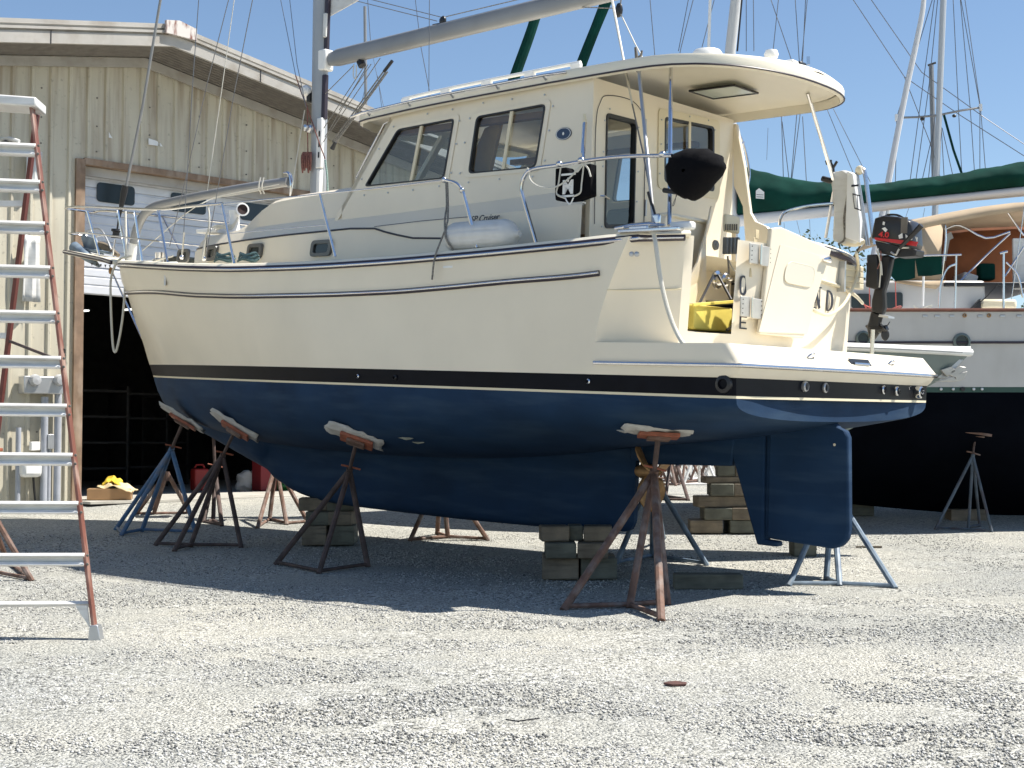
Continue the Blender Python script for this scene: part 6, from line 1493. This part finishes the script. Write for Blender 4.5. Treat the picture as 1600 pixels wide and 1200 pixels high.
    c, s = bx(1290, 1540, 438, 492, 19.0, 21.6); dh = MB().box(c, s).build('deckhouse', m_hull2, t, bevel=.04)
    q = [wd(x, y, 18.98) for x, y in ((1383, 457), (1410, 457), (1410, 482), (1383, 482))]; MB().panel(roundpoly(q, .04), [], (0, -.02, 0)).build('cabin_window', m_portglass, dh)
    q = [wd(x, y, 18.98) for x, y in ((1330, 459), (1360, 459), (1360, 482), (1330, 482))]; MB().panel(roundpoly(q, .04), [], (0, -.02, 0)).build('cabin_window', m_portglass, dh)
    c, s = bx(1476, 1640, 441, 447, 18.95, 21.6); MB().box(c, s).build('coaming_rail', m_dark, t, bevel=.01)
    # cockpit canvas: bimini top, side curtain, brown lining
    top = [(1405, 356), (1450, 341), (1500, 331), (1550, 322), (1600, 316), (1680, 312), (1760, 318)]
    rows = [[wd(x, y + (2 if abs(j - 3) < 2 else 6 + 5 * abs(j - 3)), 19.1).lerp(Vector((wd(x, y, 19.1).x, 19.1 + 2.3 * j / 6, wd(x, y, 19.1).z + .12 * math.sin(PI * j / 6))), 1) for j in range(7)] for x, y in top]
    bt = MB().grid(rows).build('bimini_top', m_tan, t, solid=.012)
    hem = [wd(x, y + 14, 19.08) for x, y in top]; MB().grid([[rows[i][0] for i in range(len(top))], hem]).build('bimini_hem', m_tan, bt, solid=.006)
    MB().grid([[wd(1405, 357, 19.1), wd(1440, 350, 19.1), wd(1474, 344, 19.1)], [wd(1398, 400, 19.12), wd(1436, 400, 19.06), wd(1470, 400, 19.1)], [wd(1398, 445, 19.1), wd(1434, 446, 19.12), wd(1470, 452, 19.1)]]).build('side_curtain', m_tan, t, solid=.01)
    MB().grid([[wd(1395, 438, 18.93), wd(1440, 440, 18.93), wd(1478, 438, 18.93)], [wd(1400, 442, 18.93), wd(1438, 448, 18.93), wd(1462, 452, 18.93)]]).build('curtain_skirt', m_tan, t, solid=.008)
    MB().grid([[wd(1410, 345, 21.4), wd(1500, 332, 21.4), wd(1580, 326, 21.4), wd(1760, 320, 21.4)], [wd(1410, 450, 21.4), wd(1500, 450, 21.5), wd(1580, 450, 21.4), wd(1760, 450, 21.4)]]).build('brown_lining', m_brown, t, solid=.01)
    MB().grid([[wd(1476, 352, 19.3), wd(1476, 360, 21.3)], [wd(1472, 440, 19.3), wd(1478, 440, 21.3)]]).build('brown_lining', m_brown, t, solid=.01)
    for P in (((1476, 358), (1500, 352), (1540, 372), (1578, 362)), ((1500, 440), (1540, 400), (1578, 365)), ((1474, 340), (1478, 372), (1470, 440)), ((1570, 325), (1590, 355), (1600, 368)), ((1570, 432), (1600, 385))):
        MB().tube([wd(x, y, 19.15) for x, y in P], .014, 6, sm=3).build('canvas_frame', m_steel, t)
    MB().grid([[wd(1478, 366, 19.6), wd(1486, 362, 19.6), wd(1490, 372, 19.6)], [wd(1470, 405, 19.6), wd(1478, 408, 19.6), wd(1484, 375, 19.6)]]).build('curtain_edging', m_hull2, t)
    c, s = bx(1532, 1556, 411, 437, 19.4, 19.6); MB().box(c, s).build('green_cushion', m_green, t, bevel=.03)
    c, s = bx(1505, 1528, 427, 441, 19.4, 19.9); MB().box(c, s, rot=Matrix.Rotation(.3, 4, 'Y').to_3x3().to_euler()).build('folded_seat', m_wvinyl, t, bevel=.02)
    c, s = bx(1584, 1608, 372, 452, 19.2, 19.25); MB().box(c, s).build('rear_curtain', m_wvinyl, t, bevel=.01)
    for P in (((1390, 407), (1408, 401), (1430, 402), (1430, 434), (1420, 437), (1400, 439), (1392, 430)), ((1430, 402), (1452, 400), (1472, 400), (1472, 428), (1455, 431), (1435, 431))):
        MB().panel([wd(x, y, 18.75) for x, y in P], [], (0, .02, 0)).build('green_weather_cloth', m_green, t)
    for P, r in ((((1430, 400), (1502, 398)), .014), (((1494, 399), (1492, 485)), .014), (((1467, 485), (1470, 445), (1480, 420), (1494, 412)), .014), (((1568, 395), (1568, 482)), .016), (((1562, 396), (1574, 393)), .018), (((1572, 410), (1590, 430), (1598, 465)), .014), (((1601, 320), (1580, 470)), .006), (((1340, 405), (1430, 401)), .006)):
        MB().tube([wd(x, y, 18.72) for x, y in P], r, 7, sm=4).build('stanchion', m_steel, t)
    MB().tube([wd(x, y, 18.68) for x, y in ((1443, 432), (1442, 478))], .016, 6).build('pale_rope', m_white, t)
    for x0 in (1399, 1358): MB().tube([wd(x, y, 18.68) for x, y in ((x0, 440), (x0 + 1, 482))], .006, 5).build('red_line', M_('red_line', (.5, .10, .08), .7), t)
    for k, (px, py, m) in enumerate(((1362, 479, M_('red_coil', (.5, .12, .1), .8)), (1392, 482, M_('red_coil2', (.55, .2, .17), .8)), (1440, 481, m_rope))):
        MB().tube([wd(px + 14 * math.cos(a) + 3 * math.sin(2.3 * a), py + 4 * math.sin(a * 1.7), 18.7) for a in np.linspace(0, 9, 26)], .010, 5).build('deck_coil', m, t)
    c, s = bx(1533, 1590, 467, 483, 18.9, 19.5); MB().box(c, s).build('deck_box', m_tail, t, bevel=.04)
    MB().panel([wd(x, y, 18.85) for x, y in ((1532, 467), (1533, 483), (1517, 483))], [], (0, .1, 0)).build('black_wedge', m_dark, t)
    MB().tube([wd(x, y, 18.7) for x, y in ((1560, 443), (1540, 465), (1519, 481))], .008, 5, sm=3).build('shore_line', m_dark, t)
    # masts, boom with green cover
    mx = lambda px, py, D=DC: wd(px, py, D)
    top_ = mx(1152, -600); MB().tube([Vector((mx(1145, 330).x, DC, 1.9)), mx(1141, 80), mx(1151, -10), mx(1165, -420)], .078, 12).build('main_mast', M_('white_spar', (.55, .56, .56), .4), t)
    MB().tube([mx(1152, 80, DC - .12), mx(1160, -10, DC - .12), mx(1174, -420, DC - .12)], .014, 6).build('mast_track', m_dark, t)
    bu = [(1150, 336, 355), (1200, 331, 349), (1360, 316, 332), (1522, 300, 314), (1600, 291, 307), (1700, 281, 297)]
    rows = [[mx(x, (a + b) / 2) + Vector((0, .08 * math.cos(q), (b - a) / 2 / F * DC * math.sin(q))) for q in np.linspace(0, 2*PI, 13)[:-1]] for x, a, b in bu]
    MB().grid(rows, close_v=True).build('boom', M_('white_boom', (.62, .62, .62), .4), t)
    cu = [(1150, 254, 336), (1165, 260, 334), (1200, 271, 331), (1250, 281, 326), (1300, 286, 322), (1330, 288, 319), (1360, 288, 316), (1420, 281, 310), (1470, 275, 305), (1500, 270, 302), (1560, 259, 295), (1600, 252, 291), (1660, 240, 285), (1700, 236, 281)]
    rows = []; f0 = [spline([c[0] for c in cu], [c[k] for c in cu]) for k in (1, 2)]
    for i, x in enumerate(np.linspace(1150, 1700, 90)):
        a, b = f0[0](x), f0[1](x) + 1; r = []
        for j, q in enumerate(np.linspace(0, 2*PI, 25)[:-1]):
            w_ = 1 + .16 * noise.noise(Vector((x * .045, math.cos(q) * 1.6, math.sin(q) * 1.6))) + .07 * noise.noise(Vector((x * .16, j * .7, 2)))
            z = (a + b) / 2 - (b - a) / 2 * math.sin(q)
            r.append(mx(x, z) + Vector((0, .16 * math.cos(q) * w_ * (1 - .35 * max(0, math.sin(q))), .02 * (w_ - 1) * 6 * max(0, math.sin(q)))))
        rows.append(r)
    sc_ = MB().grid(rows, close_v=True).build('green_sail_cover', m_green, t, angle=70)
    q = [mx(x, y, DC - .19) for x, y in ((1181, 298), (1186, 294), (1194, 300), (1194, 311), (1181, 310))]
    MB().panel(q, [], (0, -.004, 0)).build('maker_label', m_wdecal, sc_, smooth=False)
    for a, b in (((1182, 304), (1193, 304.6)), ((1182, 307.5), (1193, 308))): MB().tube([mx(*a, DC - .196), mx(*b, DC - .196)], .004, 4).build('label_print', m_decal, sc_)
    # green covered furled headsails
    for P in (((845, -8), (832, 42), (800, 132), (740, 305), (703, 470)), ((953, -12), (930, 45), (904, 112), (860, 235), (778, 470))):
        MB().tube([mx(x, y) for x, y in P], [.085, .075, .08, .085, .06], 10, sm=4).build('furled_headsail', m_green, t)
    for P in (((1085, -8), (1064, 75), (1030, 250)), ((1077, -8), (1060, 80)), ((1015, -8), (1024, 97)), ((1166, -8), (1166, 80)), ((1177, -8), (1178, 80)), ((1118, -8), (1094, 85)), ((1202, -8), (1237, 95)), ((1217, -8), (1207, 88)), ((1242, -8), (1249, 98)), ((1262, -8), (1252, 100)), ((1259, -8), (1250, 180), (1237, 282)), ((1221, 180), (1224, 278)), ((1222, 190), (1233, 282)), ((1245, 178), (1236, 280)), ((1254, 182), (1260, 284))):
        MB().tube([mx(x, y, DC + .3) for x, y in P], .0062, 5).build('rigging_wire', m_wire, t)
    MB().tube([mx(1110, -10), mx(1107, 86), mx(1100, 300)], .022, 8).build('whip_antenna', m_white, t)
    MB().box(mx(1263, 95, DC), (.04, .04, .12)).build('rigging_fitting', m_steel, t)
ketch()

# smaller masts standing farther off
def far_mast(px0, py0, px1, py1, D, r, label, m, spreaders=(), wires=(), extra=None):
    a = wd(px0, py0, D); b = wd(px1, py1, D); k = (gz(D) - a.z) / (b.z - a.z) * -1; base = a.lerp(b, (a.z - gz(D)) / (a.z - b.z)); tp_ = a.lerp(b, -.9)
    t = thing('sailboat_mast', label, 'mast', base, 'masts of boats beyond the yard')
    MB().tube([base, tp_], r, 10).build('spar', m, t)
    for P in spreaders:
        MB().tube([wd(x, y, D) for x, y in P], .02, 6).build('spreader', m_mast, t)
        for x, y in (P[0], P[-1]): MB().box(wd(x, y, D), (.05, .05, .12)).build('spreader_tip', m_white, t)
    for P in wires: MB().tube([wd(x, y, D) for x, y in P], .0075, 5).build('wire', m_wire, t)
    return t
m_wsp = M_('silver_spar', (.50, .52, .53), .4, metal=.2)
mt2 = far_mast(1474, 0, 1463, 280, 25, .055, 'tall silver mast with spreaders behind the green sail cover', m_wsp, spreaders=[((1401, 184), (1435, 183), (1466, 180), (1500, 173), (1532, 168))],
   wires=[((1458, -5), (1401, 184), (1399, 285)), ((1507, -5), (1532, 168), (1541, 282)), ((1500, -8), (1531, 165), (1531, 282)), ((1460, 0), (1445, 110), (1422, 282)), ((1465, 0), (1452, 130), (1431, 282)), ((1330, -5), (1413, 120), (1500, 180), (1610, 250)), ((1358, -5), (1440, 113), (1540, 185), (1610, 232)), ((1489, -5), (1497, 160), (1503, 275)), ((1500, -5), (1516, 170), (1523, 275)), ((1413, 120), (1452, 220), (1470, 280)), ((1472, 200), (1490, 280)), ((1470, 185), (1475, 275)), ((1457, 210), (1440, 285)), ((1461, 180), (1450, 285))])
MB().tube([wd(1475, 180, 25), wd(1490, 235, 25), wd(1503, 272, 25)], .022, 6).build('dark_stay_cover', m_green, mt2)
MB().tube([wd(1455, 102, 25.3), wd(1460, 300, 25.3)], .045, 8).build('mizzen_spar', m_mast, mt2); MB().tube([wd(1450, 102, 25.3), wd(1462, 98, 25.3)], .02, 6).build('masthead_fitting', m_dark, mt2)
for x, y in ((1441, 184), (1491, 179)): MB().blob(wd(x, y + 2, 25), (.04, .04, .03), 1, 0, 6, 8).build('deck_lamp', m_dark, mt2)
t = thing('furled_sail', 'white furled headsail rolled on its stay left of the tall silver mast', 'furled sail', wd(1382, 300, 24))
MB().tube([wd(1444, -10, 24), wd(1441, 20, 24), wd(1430, 75, 24), wd(1418, 130, 24), wd(1402, 210, 24), wd(1388, 284, 24), wd(1376, 345, 24), wd(1330, 560, 24)], [.04, .045, .05, .05, .055, .05, .05], 9, sm=3).build('rolled_sail', M_('pale_sail_roll', (.62, .63, .64), .7, bump=.3, bs=8), t)
far_mast(571, 100, 572, 200, 40, .045, 'thin grey mast far behind the main boom', m_mast, wires=[((583, 90), (600, 170)), ((590, 118), (597, 172)), ((570, 140), (560, 180))])
far_mast(1386, 325, 1384, 348, 45, .10, 'distant pale mast under the green sail cover', m_wsp, wires=[((1370, 345), (1362, 420)), ((1420, 325), (1408, 360)), ((1445, 325), (1440, 350)), ((1330, 345), (1330, 380)), ((1245, 345), (1250, 365)), ((1265, 343), (1266, 368)), ((1225, 348), (1226, 365)), ((1200, 200), (1198, 250))])
for k, P in enumerate((((1292, 170), (1335, 275), (1345, 300)), ((1302, 170), (1360, 285)))):
    solo(MB().tube([wd(x, y, 24) for x, y in P], .006, 5), 'stay_wire', m_wire, ['thin stay wire passing left of the white pack', 'thin stay wire passing right of the white pack'][k], 'wire', wd(*P[-1], 24), 'stay wires in the sky')

# grey-green boat whose bow shows between the stern and the ketch
def launch():
    DC = 16.3; t = thing('grey_green_boat', 'grey green hull with a white rail, its bow poking out past the swim platform', 'boat', Vector((3.5, DC, -1.25)))
    KX = lambda px: (px - 800) / F * DC
    xt = KX(1518); xa = KX(1140); rows_t, rows_b = [], []
    for i in range(22):
        q = i / 21; x = xt + (xa - xt) * q; h = .62 * (1 - (1 - q) ** 2.2) + .01; zs_ = wd(1500, 551 - 8 * q, DC).z
        st_ = max(zs_ - .05 - 1.5 * q ** .55, -.05 if q < .9 else -.05); r = []
        zk = max(wd(1460, 601, DC).z - .0 - max(0, (q - .16)) * 1.5, .12); zk = zs_ - (zs_ - zk) * min(1, q / .16) ** .8 if q < .16 else zk
        rows_b.append([Vector((x, DC - h, zs_)), Vector((x, DC - h * .8, zs_ * .6 + zk * .4)), Vector((x, DC - h * .35, zs_ * .2 + zk * .8)), Vector((x, DC, zk)), Vector((x, DC + h * .35, zs_ * .2 + zk * .8)), Vector((x, DC + h * .8, zs_ * .6 + zk * .4)), Vector((x, DC + h, zs_))])
        rows_t.append([Vector((x, DC - h * 1.0, zs_ + .01)), Vector((x, DC, zs_ + .07)), Vector((x, DC + h, zs_ + .01))])
    m = MB().grid(rows_b); m.add(rows_b[-1], [tuple(range(7))]); m.build('hull', m_hull3, t)
    MB().grid(rows_t).build('deck', m_white, t)
    MB().tube([r[0] for r in rows_b], .045, 8).build('white_rail', m_white, t); MB().tube([r[-1] for r in rows_b], .045, 8).build('white_rail', m_white, t)
    MB().tube([r[0] + Vector((0, -.045, -.01)) for r in rows_b[1:]], .006, 5).build('rail_strip', m_mast, t)
    MB().box(Vector((KX(1252), DC, -.45)), (.3, .3, 1.1)).build('keel', m_hull3, t, bevel=.03)
    g = MB().panel([wd(x, y, DC - .05) for x, y in ((1462, 590), (1500, 560), (1506, 562), (1478, 592))], [], (0, .10, 0)).build('stem_roller', m_alum, t, bevel=.01)
    for P in (((1470, 578), (1488, 572), (1494, 580), (1480, 588)), ((1480, 585), (1500, 572), (1510, 574), (1492, 590)), ((1492, 585), (1512, 580), (1506, 593), (1494, 596)), ((1462, 596), (1490, 588), (1496, 596))):
        MB().panel([wd(x, y, DC - .12) for x, y in P], [], (0, .05, 0)).build('anchor_plate', m_hinge, t, bevel=.006)
launch()
solo(MB().box(Vector((3.32, 16.3, -1.13)), (.26, .3, .26)), 'timber_block', m_wood2, 'dark timber hidden behind the rudder under the grey green boat', 'timber block', Vector((3.32, 16.3, -1.26)), bevel=.01)

# trees far off, just touching the sky line between the boats
def tree(x, y, h, label, seed):
    rs = np.random.default_rng(seed); t = thing('tree', label, 'tree', Vector((x, y, -.86)), 'trees beyond the boatyard')
    MB().tube([(x, y, -.9), (x + .1, y, h * .35), (x - .1, y, h * .7)], [.22, .16, .07], 8).build('trunk', m_trunk, t)
    for k in range(5):
        a = rs.random() * 6.28; MB().tube([(x, y, h * (.25 + .08 * k)), (x + math.cos(a) * h * .14, y + math.sin(a) * h * .14, h * (.45 + .08 * k)), (x + math.cos(a) * h * .24, y + math.sin(a) * h * .24, h * (.55 + .08 * k))], [.09, .06, .03], 6).build('limb', m_trunk, t)
    n = 5200; cl = [(rs.normal(0, h * .16), rs.normal(0, h * .16), h * (.35 + .55 * rs.random()), h * (.07 + .08 * rs.random())) for _ in range(26)]
    vs, fs = [], []
    for i in range(n):
        c = cl[i % 26]; v = rs.normal(0, 1, 3); v /= np.linalg.norm(v); r = c[3] * rs.random() ** .4
        p = np.array([x + c[0], y + c[1], c[2] - .86]) + v * r; a = rs.normal(0, 1, 3); a /= np.linalg.norm(a); b = np.cross(a, rs.normal(0, 1, 3)); b /= np.linalg.norm(b); s = .07 + .07 * rs.random()
        vs += [tuple(p - a * s), tuple(p + b * s * .5), tuple(p + a * s), tuple(p - b * s * .5)]; fs.append((4*i, 4*i+1, 4*i+2, 4*i+3))
    MB().add(vs, fs).build('crown', m_bark, t, smooth=False)
for k, (px, D, top, lab) in enumerate(((1302, 60, 362, 'green tree whose top shows past the white pack'), (1000, 70, 420, 'tree hidden behind the cream boat'), (1560, 75, 470, 'tree behind the white ketch'), (880, 66, 430, 'tree left of the others behind the cabin'))):
    tree((px - 800) / F * D, D, (695 - top) / F * D + .86, lab, k)
